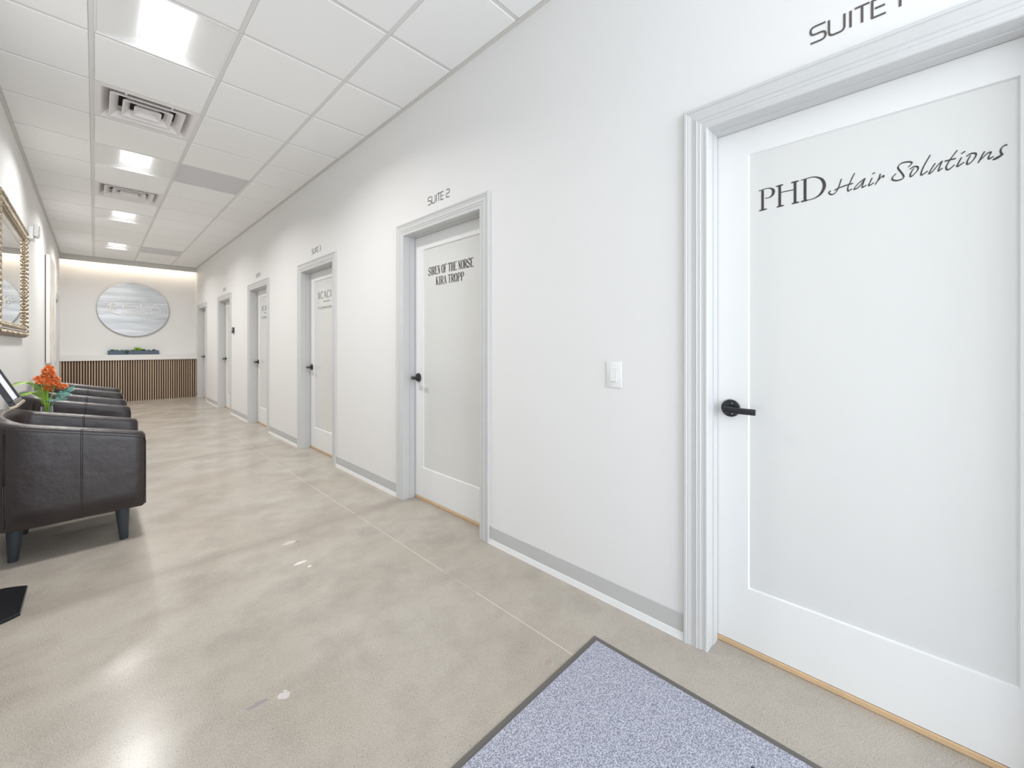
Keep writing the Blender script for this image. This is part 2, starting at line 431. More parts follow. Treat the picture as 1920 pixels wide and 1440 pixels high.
def tech(ch):
    """wide square sans, unit height; returns (width, strokes)"""
    r = 0.26
    R = lambda *p: round_path(list(p), r)
    g = {'S': (.80, [R((.8, 1), (0, 1), (0, .5), (.8, .5), (.8, 0), (0, 0))]),
         'U': (.80, [R((0, 1), (0, 0), (.8, 0), (.8, 1))]), 'I': (0, [[(0, 0), (0, 1)]]),
         'T': (.80, [[(0, 1), (.8, 1)], [(.4, 1), (.4, 0)]]), 'E': (.70, [[(.7, 1), (0, 1), (0, 0), (.7, 0)], [(.14, .5), (.66, .5)]]),
         '1': (.25, [[(0, .8), (.25, 1), (.25, 0)]]), '2': (.75, [R((0, 1), (.75, 1), (.75, .5), (0, .5), (0, 0), (.75, 0))]),
         '3': (.75, [R((0, 1), (.75, 1), (.75, 0), (0, 0)), [(.15, .5), (.75, .5)]]), '4': (.75, [[(0, 1), (0, .4), (.75, .4)], [(.6, 1), (.6, 0)]]),
         '5': (.75, [R((.75, 1), (0, 1), (0, .5), (.75, .5), (.75, 0), (0, 0))]),
         'L': (.75, [R((0, 1), (0, 0), (.75, 0))]), 'A': (.95, [[(0, 0), (.475, 1), (.95, 0)], [(.3, .3), (.75, .3)]]),
         'O': (.85, [R((.4, 1), (0, 1), (0, 0), (.85, 0), (.85, 1), (.4, 1))]), 'N': (.8, [[(0, 0), (0, 1), (.8, 0), (.8, 1)]]), ' ': (.30, [])}
    return g[ch]
def roman(ch):
    """condensed serif skeletons, unit box; (width, strokes, serifs[x,y])"""
    g = {'I': ([[(.5, 0), (.5, 1)]], [(.5, 0), (.5, 1)]), 'S': ([[(.9, .78), (.78, .95), (.5, 1), (.2, .92), (.12, .75), (.3, .57), (.7, .43), (.9, .24), (.8, .06), (.5, 0), (.22, .05), (.1, .24)]], []),
         'R': ([[(.22, 0), (.22, 1)], [(.1, 1), (.6, .99), (.85, .88), (.85, .64), (.6, .52), (.22, .5)], [(.5, .5), (.92, 0)]], [(.22, 0), (.22, 1)]),
         'E': ([[(.25, 0), (.25, 1)], [(.1, 1), (.88, 1), (.88, .9)], [(.1, 0), (.9, 0), (.9, .1)], [(.25, .5), (.7, .5)]], []),
         'N': ([[(.2, 0), (.2, 1)], [(.2, 1), (.82, 0)], [(.82, 0), (.82, 1)]], [(.2, 0), (.82, 1), (.15, 1)]),
         'O': ([[(.5, 1), (.22, .9), (.1, .5), (.22, .1), (.5, 0), (.78, .1), (.9, .5), (.78, .9), (.5, 1)]], []),
         'F': ([[(.25, 0), (.25, 1)], [(.1, 1), (.88, 1), (.88, .9)], [(.25, .5), (.7, .5)]], [(.25, 0)]),
         'T': ([[(.5, 0), (.5, 1)], [(.06, .9), (.06, 1), (.94, 1), (.94, .9)]], [(.5, 0)]),
         'H': ([[(.2, 0), (.2, 1)], [(.8, 0), (.8, 1)], [(.2, .5), (.8, .5)]], [(.2, 0), (.2, 1), (.8, 0), (.8, 1)]),
         'K': ([[(.2, 0), (.2, 1)], [(.8, 1), (.25, .42)], [(.4, .58), (.88, 0)]], [(.2, 0), (.2, 1), (.85, 0), (.8, 1)]),
         'A': ([[(.12, 0), (.5, 1)], [(.5, 1), (.88, 0)], [(.25, .3), (.75, .3)]], [(.12, 0), (.88, 0)]),
         'P': ([[(.22, 0), (.22, 1)], [(.1, 1), (.6, .99), (.88, .88), (.88, .62), (.6, .48), (.22, .46)]], [(.22, 0)]),
         'C': ([[(.9, .8), (.7, .98), (.45, 1), (.2, .88), (.1, .5), (.2, .12), (.45, 0), (.7, .02), (.9, .2)]], []),
         'M': ([[(.1, 0), (.18, 1), (.5, .2), (.82, 1), (.9, 0)]], []), 'G': ([[(.9, .8), (.7, .98), (.45, 1), (.2, .88), (.1, .5), (.2, .12), (.45, 0), (.8, .05), (.88, .45), (.55, .45)]], []),
         'Y': ([[(.1, 1), (.5, .5), (.9, 1)], [(.5, .5), (.5, 0)]], []), 'L': ([[(.2, 1), (.2, 0), (.85, 0)]], []), 'W': ([[(.05, 1), (.28, 0), (.5, .8), (.72, 0), (.95, 1)]], []), ' ': ([], [])}
    return g[ch]
CURVY = set('SROPCG')
def text_roman(bm, s, x0, y0, wid, h, thick, thin, place, depth, serif=True, space=0.6):
    n = sum(space if c == ' ' else (0.62 if c == 'I' else 1.0) for c in s)
    cw = wid / n; x = x0
    for c in s:
        if c == ' ': x += cw * space; continue
        k = 0.62 if c == 'I' else 1.0
        strokes, ser = roman(c)
        for st in strokes:
            p = [(x + a[0] * cw * k * 0.92, y0 + a[1] * h) for a in st]
            if c in CURVY and len(p) > 4: p = smooth_pts(p, 4)
            if c in 'NA' and len(st) == 2 and (st[0][1] < st[1][1] or (c == 'N' and st[0][0] == st[1][0])): wf = thin
            elif c == 'K' and st[0] == (.8, 1): wf = thin
            elif c == 'S': wf = lambda a: thin + (thick - thin) * (1.0 if math.sin(a) * math.cos(a) < -0.15 else 0.1) if serif else thin
            else: wf = lambda a: thin + (thick - thin) * abs(math.sin(a)) ** 1.6
            ribbon(bm, p, wf, place, depth)
        if serif:
            for (a, b) in ser:
                cx = x + a * cw * k * 0.92; cy = y0 + b * h
                ribbon(bm, [(cx - cw * .17, cy), (cx + cw * .17, cy)], thin, place, depth)
        x += cw * k

# =================================================================== SHELL
bm = BM(); box(bm, XL - 0.3, XR + 0.6, YB - 0.3, YW + 0.3, -0.12, 0.0)
tag(link('floor', bm, M['floor']), kind='structure')

# right wall with the six door openings
WT = 0.20
openings = [(y - CW + CB - 0.012, y - CB + 0.012) for y in DOORS]     # (low Y, high Y)
bm = BM(); cur = YB
for lo, hi in openings:
    box(bm, XR, XR + WT, cur, lo, 0, H + 0.15) if lo > cur else None
    box(bm, XR, XR + WT, lo, hi, ZO - CB + 0.012, H + 0.15)
    cur = hi
box(bm, XR, XR + WT, cur, YW + 0.2, 0, H + 0.15)
tag(link('wall_right', bm, M['wall']), kind='structure')

# left wall with one door opening near the far end
L7 = (10.58, 11.655)
bm = BM()
box(bm, XL - WT, XL, YB, L7[0] + CB - .012, 0, H + 0.15)
box(bm, XL - WT, XL, L7[0] + CB - .012, L7[1] - CB + .012, ZO - CB + .012, H + 0.15)
box(bm, XL - WT, XL, L7[1] - CB + .012, YW + 0.2, 0, H + 0.15)
tag(link('wall_left', bm, M['wall']), kind='structure')
bm = BM(); box(bm, XL - WT, XR + WT, YW, YW + 0.15, 0, H + 0.15)
tag(link('wall_end', bm, M['wall']), kind='structure')
# wall behind the camera with the shop-front opening
bm = BM()
WO = (-2.0, -0.1, 0.15, 2.75)
box(bm, XL - WT, WO[0], YB - 0.1, YB, 0, H + 0.15); box(bm, WO[1], XR + WT, YB - 0.1, YB, 0, H + 0.15)
box(bm, WO[0], WO[1], YB - 0.1, YB, 0, WO[2]); box(bm, WO[0], WO[1], YB - 0.1, YB, WO[3], H + 0.15)
tag(link('wall_back', bm, M['wall']), kind='structure')
wn = empty('window_1', (0, 0, 0), kind='structure')
bm = BM()
for x in (WO[0], (WO[0] + WO[1]) / 2 - .02, WO[1] - .04): box(bm, x, x + .04, YB - .08, YB - .02, WO[2], WO[3])
for z in (WO[2], 2.10, WO[3] - .04): box(bm, WO[0] + .04, WO[1] - .04, YB - .08, YB - .02, z, z + .04)
link('window_frame', bm, M['window_metal'], wn)

# ------------------------------------------------------------------ ceiling: lay-in tiles, fixtures keep their own cells
rows = list(range(-9, 15))
cols = [(XL, XA), (XA, XB), (XB, XC), (XC, XR)]
LIGHT_ROWS = [-1, 3, 7, 11]
VENT_ROWS = [1, 5]
GREY_CELLS = [(2, 3), (2, 11)]
G = 0.013
bm = BM()
for k in rows:
    y0 = Y0 + T * k; y1 = min(y0 + T, YE - 0.03)
    for ci, (x0, x1) in enumerate(cols):
        if (ci == 1 and (k in LIGHT_ROWS or k in VENT_ROWS)) or (ci, k) in GREY_CELLS: continue
        a0 = x0 + (0.022 if ci == 0 else G); a1 = x1 - (0.022 if ci == 3 else G)
        b0 = max(y0, YB) + G; b1 = y1 - G
        box(bm, a0, a1, b0, b1, H, H + 0.02, bev=0.003, seg=1)
box(bm, XL, XR, YB, YE, H + 0.16, H + 0.20)
tag(link('ceiling', bm, M['tile']), kind='structure')
bm = BM()
for x in (XA, XB, XC): box(bm, x - .012, x + .012, YB, YE - .02, H + .005, H + .012)
xs = [XL, XA, XB, XC, XR]
for k in rows:
    for a, b in zip(xs, xs[1:]): box(bm, a + .013, b - .013, Y0 + T * k - .012, Y0 + T * k + .012, H + .0045, H + .0115)
tag(link('trim_1', bm, M['grid']), kind='structure')
bm = BM()
box(bm, XL, XL + .022, YB, YE - .02, H - .006, H + .004); box(bm, XR - .022, XR, YB, YE - .02, H - .006, H + .004)
tag(link('trim_2', bm, M['angle']), kind='structure')
bm = BM(); box(bm, XL, XR, YE - .02, YE, H - .105, H + .15); box(bm, XL, XR, YE, YW, H + .10, H + .15)
tag(link('trim_3', bm, M['angle']), kind='structure')
# warm LED strip tucked behind the fascia
bm = BM(); box(bm, XL + .03, XR - .03, YE + .006, YE + .024, H + .02, H + .032)
tag(link('cove_light', bm, M['cove']), 'long warm LED strip hidden behind the ceiling fascia at the far wall', 'light strip')

# ------------------------------------------------------------------ ceiling lights
def make_light(yc):
    root = empty('ceiling_light', ((XA + XB) / 2, yc, H), label='x', cat='ceiling light')
    hx = T / 2 - G + .002; hy = T / 2 - G + .002
    # curved white wings either side of the lens, closed by sloping ends
    bm = BM(); rowsv = []; lx, ly = .105, hy - .035
    prof = []
    for i in range(9):
        t = i / 8; a = t * PI / 2
        prof.append((hx - (hx - lx) * math.sin(a), .004 + .066 * (1 - math.cos(a)) ** .9))
    left = [(-x, z) for x, z in prof]; right = prof[::-1]
    def sect(y, f): return [(x, y, .004 + (z - .004) * f) for x, z in left] + [(x, y, .004 + (z - .004) * f) for x, z in right]
    ys = [(-hy, 0), (-hy + .006, .25), (-hy + .016, .6), (-hy + .028, .9), (-hy + .045, 1), (hy - .045, 1), (hy - .028, .9), (hy - .016, .6), (hy - .006, .25), (hy, 0)]
    grid_faces(bm, [sect(y, f) for y, f in ys])
    box(bm, -hx, hx, -hy, hy, .085, .10)
    link('housing', bm, M['troffer'], root, smooth=True)
    bm = BM(); r = []
    for y, f in [(-ly, 0), (-ly + .01, .6), (-ly + .03, 1), (ly - .03, 1), (ly - .01, .6), (ly, 0)]:
        r.append([(lx * math.cos(PI * i / 12) * (.92 + .08 * f), y, .069 - .030 * math.sin(PI * i / 12) ** .6 * f) for i in range(13)])
    grid_faces(bm, r)
    link('lens', bm, M['lens'], root, smooth=True)
    ld = bpy.data.lights.new('lamp_glow', 'AREA'); ld.shape = 'RECTANGLE'; ld.size = .19; ld.size_y = 2 * ly - .06
    ld.energy = LAMP_W; ld.color = (1.0, 0.99, 0.975); ld.spread = math.radians(150)
    lo_ = bpy.data.objects.new('lamp_glow', ld); COL.objects.link(lo_); lo_.parent = root; lo_.location = (0, 0, .0365)
    bm = BM(); e = .007
    for a in ((-hx, hx, -hy, -hy + e), (-hx, hx, hy - e, hy), (-hx, -hx + e, -hy + e, hy - e), (hx - e, hx, -hy + e, hy - e)): box(bm, *a, 0.0, .006)
    link('rim', bm, M['troffer'], root)
    return root
LN = {-1: 'recessed ceiling light nearest the camera, cut by the top edge', 3: 'recessed square ceiling light between the two air diffusers',
      7: 'recessed ceiling light just beyond the farther air diffuser', 11: 'recessed ceiling light farthest down the hall, before the end wall'}
first = None
for k in LIGHT_ROWS:
    yc = Y0 + T * (k + .5)
    if first is None: first = make_light(yc); o = first
    else: o = copy_tree(first); o.location.y = yc
    o['label'] = LN[k]; o['group'] = 'recessed ceiling lights'

# ------------------------------------------------------------------ air diffusers
def make_vent(yc):
    root = empty('air_diffuser', ((XA + XB) / 2, yc, H), label='x', cat='air vent')
    h = T / 2 - G + .002
    def ring(bm, a, b, za, zb):          # square ring from half-size a (z za) to b (z zb)
        vs = [[bm.verts.new((sx * s, sy * s, z)) for sx, sy in ((-1, -1), (1, -1), (1, 1), (-1, 1))] for s, z in ((a, za), (b, zb))]
        for i in range(4): bm.faces.new((vs[0][i], vs[0][(i + 1) % 4], vs[1][(i + 1) % 4], vs[1][i]))
    bm = BM(); ring(bm, h, h - .035, .002, .002); ring(bm, h - .035, h - .055, .002, .030); ring(bm, h - .055, .18, .030, .085)
    ring(bm, h, h, .002, .10)
    link('pan', bm, M['diffuser'], root)
    for s, zo, zi, w_ in ((.215, -.004, .040, .05), (.145, -.002, .042, .045), (.080, .0, .040, .035)):
        bm = BM(); ring(bm, s, s - .006, zo, zo - .001); ring(bm, s - .006, s - w_, zo - .001, zi); ring(bm, s, s - .004, zo, zo + .010); ring(bm, s - .004, s - w_ + .003, zo + .010, zi + .004)
        link('cone', bm, M['diffuser'], root)
    bm = BM(); ring(bm, .045, .0001, .038, .012)
    link('centre_plate', bm, M['diffuser'], root)
    bm = BM(); lathe(bm, [(.178, .086), (.178, .12)], n=28)
    link('duct', bm, M['dark_hole'], root)
    for sx in (-1, 1):
        for sy in (-1, 1):
            bm = BM(); box(bm, sx * .13 - .006, sx * .13 + .006, sy * .232 - .02, sy * .232 + .02, .010, .022)
            link('clip', bm, M['plastic'], root)
    return root
v1 = make_vent(Y0 + T * 1.5); v1['label'] = 'square louvred ceiling air diffuser nearer the camera'; v1['group'] = 'ceiling air diffusers'
v2 = copy_tree(v1); v2.location.y = Y0 + T * 5.5; v2['label'] = 'square louvred ceiling air diffuser farther down the hall'
for (ci, k), lb in zip(GREY_CELLS, ('grey perforated ceiling panel beside the second ceiling light', 'grey perforated ceiling panel near the far end wall')):
    x0, x1 = cols[ci]; y0 = Y0 + T * k
    root = empty('return_air_panel', ((x0 + x1) / 2, y0 + T / 2, H), label=lb, cat='ceiling panel', group='grey perforated ceiling panels')
    h = T / 2 - G + .002
    bm = BM(); box(bm, -h + .012, h - .012, -h + .012, h - .012, .004, .012); link('perforated_sheet', bm, M['panel_grey'], root)
    bm = BM()
    for a in ((-h, h, -h, -h + .012), (-h, h, h - .012, h), (-h, -h + .012, -h + .012, h - .012), (h - .012, h, -h + .012, h - .012)): box(bm, *a, 0.0, .012)
    link('rim', bm, M['panel_grey'], root)

# =================================================================== DOORS
def casing_sweep(bm, yo, s, xw):
    """mitred three-sided casing. yo = outer edge Y at the high side, s = wall sign (-1: stands out towards -X), xw = wall face"""
    P = [(0, .0), (0, .015), (.003, .018), (.011, .018), (.013, .0145), (.016, .0145), (.030, .0105), (.044, .0125), (.050, .0145), (.052, .0115), (.064, .0110), (.066, .0085), (.076, .0080), (.080, .0095), (.087, .0095), (.090, .006), (.090, .0)]
    rows_ = []
    for u, d in P:
        x = xw + s * d
        rows_.append([(x, yo - u, 0.0), (x, yo - u, ZO - u), (x, yo - CW + u, ZO - u), (x, yo - CW + u, 0.0)])
    grid_faces(bm, rows_)
def make_door(name, yo, glazed=True, s=-1, xw=XR, handle=True):
    """s=-1: door in the right wall (slab recessed towards +X)."""
    root = empty(name, (0, 0, 0), kind='structure')
    hi = yo - CB; lo = yo - CW + CB; zt = ZO - CB
    X = lambda d: xw - s * d                 # d = depth into the wall
    bm = BM(); casing_sweep(bm, yo, s, xw); link('door_casing', bm, M['casing'], root)
    bm = BM()
    def bx(d0, d1, y0, y1, z0, z1, b=0.0):
        a, c = sorted((X(d0), X(d1))); box(bm, a, c, y0, y1, z0, z1, bev=b, seg=1)
    e = 0.011
    bx(0.0, .19, hi, hi + e, 0, zt + e); bx(0.0, .19, lo - e, lo, 0, zt + e); bx(0.0, .19, lo, hi, zt, zt + e)
    bx(.050, .094, hi - .004, hi, 0, zt - .004); bx(.050, .094, lo, lo + .004, 0, zt - .004); bx(.050, .094, lo, hi, zt - .004, zt)
    link('door_frame', bm, M['casing'], root)
    bm = BM(); d0, d1 = SX - XR, SX - XR + .044
    y0, y1, z0, z1 = lo + .003, hi - .003, .024, zt - .003
    if glazed:
        gy0, gy1, gz0, gz1 = lo + .114, hi - .114, .250, 1.937
        bx(d0, d1, y0, gy0, z0, z1); bx(d0, d1, gy1, y1, z0, z1)
        bx(d0, d1, gy0, gy1, z0, gz0); bx(d0, d1, gy0, gy1, gz1, z1)
        # sloping bead round the pane
        b = .004
        f = X(d0); g = X(d0 + .009)
        q = [(gy0, gz0), (gy1, gz0), (gy1, gz1), (gy0, gz1)]; r = [(gy0 + b, gz0 + b), (gy1 - b, gz0 + b), (gy1 - b, gz1 - b), (gy0 + b, gz1 - b)]
        for i in range(4):
            j = (i + 1) % 4
            bm.faces.new([bm.verts.new(v) for v in ((f, *q[i]), (f, *q[j]), (g, *r[j]), (g, *r[i]))])
        link('door_slab', bm, M['slab'], root)
        bm = BM(); bx(d0 + .008, d0 + .016, gy0, gy1, gz0, gz1)
        link('glass_pane', bm, M['frost'], root)
    else:
        bx(d0, d1, y0, y1, z0, z1, .002); link('door_slab', bm, M['slab'], root)
    bm = BM(); bx(SX - XR - .002, SX - XR + .06, lo, hi, 0, .021, .003)
    link('threshold', bm, M['tan'], root)
    if handle:
        hy = hi - .053; hz = .946; f = X(d0)
        bm = BM()
        lathe(bm, [(.0345, 0), (.0345, s * .006), (.032, s * .0095), (.020, s * .012), (.0, s * .0122)][:4], (f, hy, hz), n=32, axis='X')
        ho = link('door_handle', bm, M['black'], root, smooth=True)
        bm = BM(); lathe(bm, [(.0115, s * .010), (.0105, s * .060)], (f, hy, hz), n=20, axis='X')
        xa, xb = sorted((f + s * .048, f + s * .061)); box(bm, xa, xb, hy - .100, hy + .012, hz - .0125, hz + .0105, bev=.003)
        link('lever', bm, M['black'], ho, smooth=True)
        bm = BM()
        for dz in (-.021, .021): lathe(bm, [(.0022, s * .009), (.0022, s * .0122)], (f, hy - .008, hz + dz), n=10, axis='X')
        link('screw', bm, M['silver'], ho)
    return root
droots = []
for i, y in enumerate(DOORS):
    droots.append(make_door('door_%d' % (i + 1), y, glazed=(i < 5)))
make_door('door_7', L7[1], glazed=False, s=1, xw=XL, handle=False)

# base boards: grey rubber base above a white shoe strip
def baseboards(name, segs, xw, s):
    root = empty(name, kind='structure')
    bm = BM(); b2 = BM()
    for a, c in segs:
        x0, x1 = sorted((xw, xw + s * .005)); box(bm, x0, x1, a, c, .028, .103, bev=.0015, seg=1)
        P = [(0, .030), (.004, .030), (.007, .024), (.012, .006), (.014, 0.0)]
        grid_faces(b2, [[(xw + s * u, a, z), (xw + s * u, c, z)] for u, z in P])
    link('rubber_base', bm, M['base'], root); link('shoe_strip', b2, M['shoe'], root)
segs = []; cur = YB
for y in DOORS:
    segs.append((cur, y - CW)); cur = y
segs.append((cur, YE - .03))
baseboards('baseboard_right', [s for s in segs if s[1] - s[0] > .02], XR, -1)
baseboards('baseboard_left', [(YB, L7[0]), (L7[1], YE - .03)], XL, 1)

# ------------------------------------------------------------------ writing on the glass
HAIR = [[(0.165,1.7644),(0.1691,1.7502),(0.1738,1.7342),(0.1785,1.7248),(0.1849,1.7184),(0.1918,1.7175),(0.1971,1.7216),(0.1992,1.7262),(0.1982,1.7293),(0.1944,1.7303)],[(0.1843,1.7297),(0.1775,1.7332),(0.1691,1.7356),(0.1567,1.7382),(0.1445,1.7394),(0.1349,1.7407)],[(0.1303,1.774),(0.1354,1.7631),(0.1414,1.7478),(0.146,1.7372),(0.1485,1.7274),(0.1475,1.7179),(0.1434,1.7194),(0.1374,1.7231)],[(0.1032,1.7486),(0.1105,1.7443),(0.1204,1.7367),(0.1283,1.7271),(0.1318,1.7196),(0.1264,1.7201),(0.1184,1.7257),(0.1115,1.7355),(0.1037,1.7475)],[(0.1042,1.7476),(0.1086,1.7347),(0.1115,1.7213),(0.1066,1.7219),(0.1013,1.7255)],[(0.0863,1.745),(0.0911,1.7336),(0.0954,1.7227),(0.0902,1.7231),(0.082,1.7285)],[(0.0863,1.7571),(0.0792,1.7608)],[(0.0664,1.7526),(0.0693,1.7414),(0.074,1.7301),(0.0792,1.7207)],[(0.0716,1.7319),(0.0655,1.7403),(0.059,1.7441),(0.0585,1.7408),(0.0604,1.7376)],[(0.0016,1.7543),(-0.0036,1.7594),(-0.0066,1.7653),(-0.0022,1.7693),(0.0053,1.7716),(0.0152,1.7716),(0.022,1.7674),(0.0251,1.7599),(0.0213,1.7502),(0.0159,1.7392),(0.0121,1.7296),(0.0129,1.7235),(0.019,1.72),(0.0282,1.7195),(0.0367,1.724),(0.0386,1.7288),(0.0359,1.7355),(0.0293,1.7421)],[(-0.0111,1.7467),(-0.0066,1.7398),(-0.0033,1.7314),(-0.0033,1.7231),(-0.0081,1.7248),(-0.014,1.7313),(-0.0188,1.7382),(-0.0202,1.745),(-0.0177,1.7504),(-0.0111,1.7519),(-0.0059,1.7494),(-0.0022,1.7468)],[(-0.0465,1.7767),(-0.0423,1.7678),(-0.0365,1.7554),(-0.0308,1.7418),(-0.0272,1.7295),(-0.0272,1.7208),(-0.0322,1.7229),(-0.0412,1.7294)],[(-0.0571,1.7484),(-0.0515,1.7385),(-0.0472,1.7296),(-0.0437,1.72),(-0.0501,1.7237),(-0.0571,1.7327),(-0.0648,1.7435),(-0.0724,1.7506)],[(-0.071,1.7486),(-0.0676,1.7386),(-0.0634,1.7233),(-0.0669,1.7247),(-0.0721,1.7287)],[(-0.1023,1.7728),(-0.0965,1.7635),(-0.0892,1.7519),(-0.0833,1.7398),(-0.0796,1.7291),(-0.0818,1.7208),(-0.087,1.722),(-0.0921,1.7263),(-0.0968,1.7313)],[(-0.077,1.7477),(-0.0863,1.7486),(-0.0994,1.7492)],[(-0.1109,1.7487),(-0.1066,1.7389),(-0.1016,1.7255),(-0.1059,1.7258),(-0.1159,1.7328)],[(-0.1102,1.759),(-0.118,1.7644)],[(-0.1286,1.7488),(-0.1237,1.7388),(-0.1212,1.7301),(-0.1222,1.7244),(-0.1279,1.7269),(-0.1334,1.7335),(-0.1376,1.7416),(-0.139,1.7485),(-0.1362,1.7525),(-0.13,1.7536),(-0.1244,1.7517),(-0.1205,1.7482)],[(-0.1554,1.7514),(-0.1507,1.7416),(-0.1466,1.7314),(-0.1428,1.7222)],[(-0.1459,1.7285),(-0.1534,1.7365),(-0.1601,1.7436),(-0.1662,1.7457),(-0.1662,1.7416),(-0.1628,1.7345),(-0.1628,1.7273),(-0.1662,1.7283),(-0.1715,1.7317)],[(-0.1958,1.7561),(-0.1906,1.7554),(-0.186,1.7503),(-0.1844,1.7427),(-0.186,1.7351),(-0.188,1.7314),(-0.1841,1.7276),(-0.1775,1.7236),(-0.1709,1.7227),(-0.1762,1.7261),(-0.1867,1.7318)]]
PHD = [[(0.4001,1.7874),(0.4001,1.7153)],[(0.4135,1.7888),(0.4016,1.7895),(0.3912,1.791),(0.3766,1.7896),(0.3665,1.7818),(0.3644,1.7721),(0.368,1.7613),(0.3781,1.7547),(0.3912,1.7555)],[(0.4128,1.7123),(0.3854,1.7135)],[(0.3445,1.79),(0.3445,1.7147)],[(0.3565,1.79),(0.3333,1.791)],[(0.3544,1.7129),(0.3312,1.714)],[(0.3396,1.7642),(0.3017,1.7637)],[(0.297,1.7907),(0.297,1.7146)],[(0.3092,1.7909),(0.2856,1.7915)],[(0.3071,1.7139),(0.2843,1.7147)],[(0.2671,1.7919),(0.2671,1.7153)],[(0.2796,1.7918),(0.2625,1.793),(0.2496,1.794),(0.2355,1.7907),(0.2216,1.7813),(0.2141,1.7682),(0.2117,1.7535),(0.2154,1.739),(0.2241,1.7257),(0.2368,1.718),(0.2509,1.7152),(0.2665,1.7159)],[(0.2783,1.7141),(0.2612,1.715)]]
pl = lambda y, z, d: (SX + .0075 - d, y, z)
pen = lambda a: .00115 + .0012 * abs(math.sin(a + .9))
bm = BM()
for st in HAIR: ribbon(bm, smooth_pts(st, 5), pen, pl, .0004)
for st in PHD:
    p = smooth_pts(st, 5) if len(st) > 3 else st
    vert = len(st) == 2 and abs(st[0][0] - st[1][0]) < .003
    wf = .0042 if vert else (.0016 if len(st) == 2 else (lambda a: .0014 + .0033 * abs(math.sin(a)) ** 1.7))
    if len(st) == 2 and not vert and abs(st[0][1] - 1.764) > .004:       # bracketed serif
        (a0, b0), (a1, b1) = st; mcx = (a0 + a1) / 2; sg = 1 if (b0 < 1.75) else -1
        ribbon(bm, [(mcx + .009, b0), (mcx - .009, b1)], .0026, lambda y, z, d: (SX + .0075 - d, y, z), .0004)
    ribbon(bm, p, wf, pl, .0004)
tag(link('lettering', bm, M['vinyl'], droots[0]), 'dark vinyl writing PHD Hair Solutions')
def glass_place(y0): return lambda x, z, d: (SX + .0075 - d, y0 - x, z)
bm = BM()
text_roman(bm, 'SIREN OF THE NORSE', 0, 1.729, .530, .060, .0048, .0015, glass_place(2.628), .0004, space=.45)
text_roman(bm, 'KIRA TROPP', .098, 1.648, .332, .058, .0048, .0015, glass_place(2.628), .0004, space=.5)
tag(link('lettering', bm, M['vinyl'], droots[1]), 'dark serif writing SIREN OF THE NORSE KIRA TROPP')
def acacia(bm, yl):
    g = glass_place(yl)
    text_roman(bm, 'ACACIA', 0, 1.722, .50, .078, .0058, .0022, g, .0004, serif=False)
    for x in (0, .030, .365, .395): ribbon(bm, [(x, 1.687), (x + .022, 1.687)], .0009, g, .0004)
    ribbon(bm, [(.42, 1.687), (.56, 1.687)], .0009, g, .0004)
    text_roman(bm, 'WELLNESS', .17, 1.680, .18, .016, .0012, .0010, g, .0004, serif=False)
    text_roman(bm, 'THERMOGRAPHY', 0, 1.606, .60, .026, .0019, .0019, g, .0004, serif=False)
for i, yl in ((2, 4.845), (3, 7.090)):
    bm = BM(); acacia(bm, yl)
    tag(link('lettering', bm, M['vinyl'], droots[i]), 'dark vinyl writing ACACIA WELLNESS THERMOGRAPHY')
bm = BM()
ribbon(bm, round_path([(0, .10), (.16, .10), (.16, 0), (0, 0), (0, .10)], .03), .004, lambda x, z, d: (SX + .0075 - d, 9.20 - x, 1.66 + z), .0004)
ribbon(bm, [(.08, .10), (.08, .26)], .004, lambda x, z, d: (SX + .0075 - d, 9.20 - x, 1.66 + z), .0004)
tag(link('lettering', bm, M['vinyl'], droots[4]), 'small dark vinyl emblem')

# suite numbers on the wall above each glazed door
XS = [0.0, .0489, .1033, .1137, .1547, .2172]   # left edge of S U I T E digit from the left end of the line
WS = [.040, .0393, 0, .0348, .0309]
for i in range(5):
    yl = DOORS[i] - .416
    root = empty('suite_number', (XR, yl, 2.2045), label='grey wall lettering SUITE %d above its glazed door' % (i + 1), cat='wall lettering', group='suite numbers above the doors')
    pw = lambda x, z, d: (-.0004 - d, -x, z)
    for c, x0, wd in list(zip('SUITE', XS, WS)) + [(str(i + 1), XS[5] - (.012 if i == 0 else 0), None)]:
        w_, sts = tech(c); bm = BM()
        if wd is None: wd = w_ * .048
        for st in sts: ribbon(bm, [(x0 + (a / w_ * wd if w_ else 0), b * .0525) for a, b in st], .0031, pw, .0006)
        link('letter', bm, M['vinyl_grey'], root)

# =================================================================== FAR END
root = empty('slatted_half_wall', ((XL + XR) / 2, 12.08, 0), label='waist-high half wall clad in narrow oak slats at the far end of the hall', cat='half wall')
ox = (XL + XR) / 2
bm = BM(); box(bm, XL - ox, XR - ox, -.055, .079, 0, .886); link('backing', bm, M['backing'], root)
bm = BM(); n = 55; pit = (XR - XL) / n
for i in range(n):
    x = XL + pit * (i + .5) - ox; box(bm, x - .0102, x + .0102, -.076, -.055, 0, .886)
link('slat_panel', bm, M['oak'], root)
bm = BM(); box(bm, XL - ox, XR - ox, -.100, .079, .886, 1.0, bev=.003)
link('ledge', bm, M['ledge'], root)

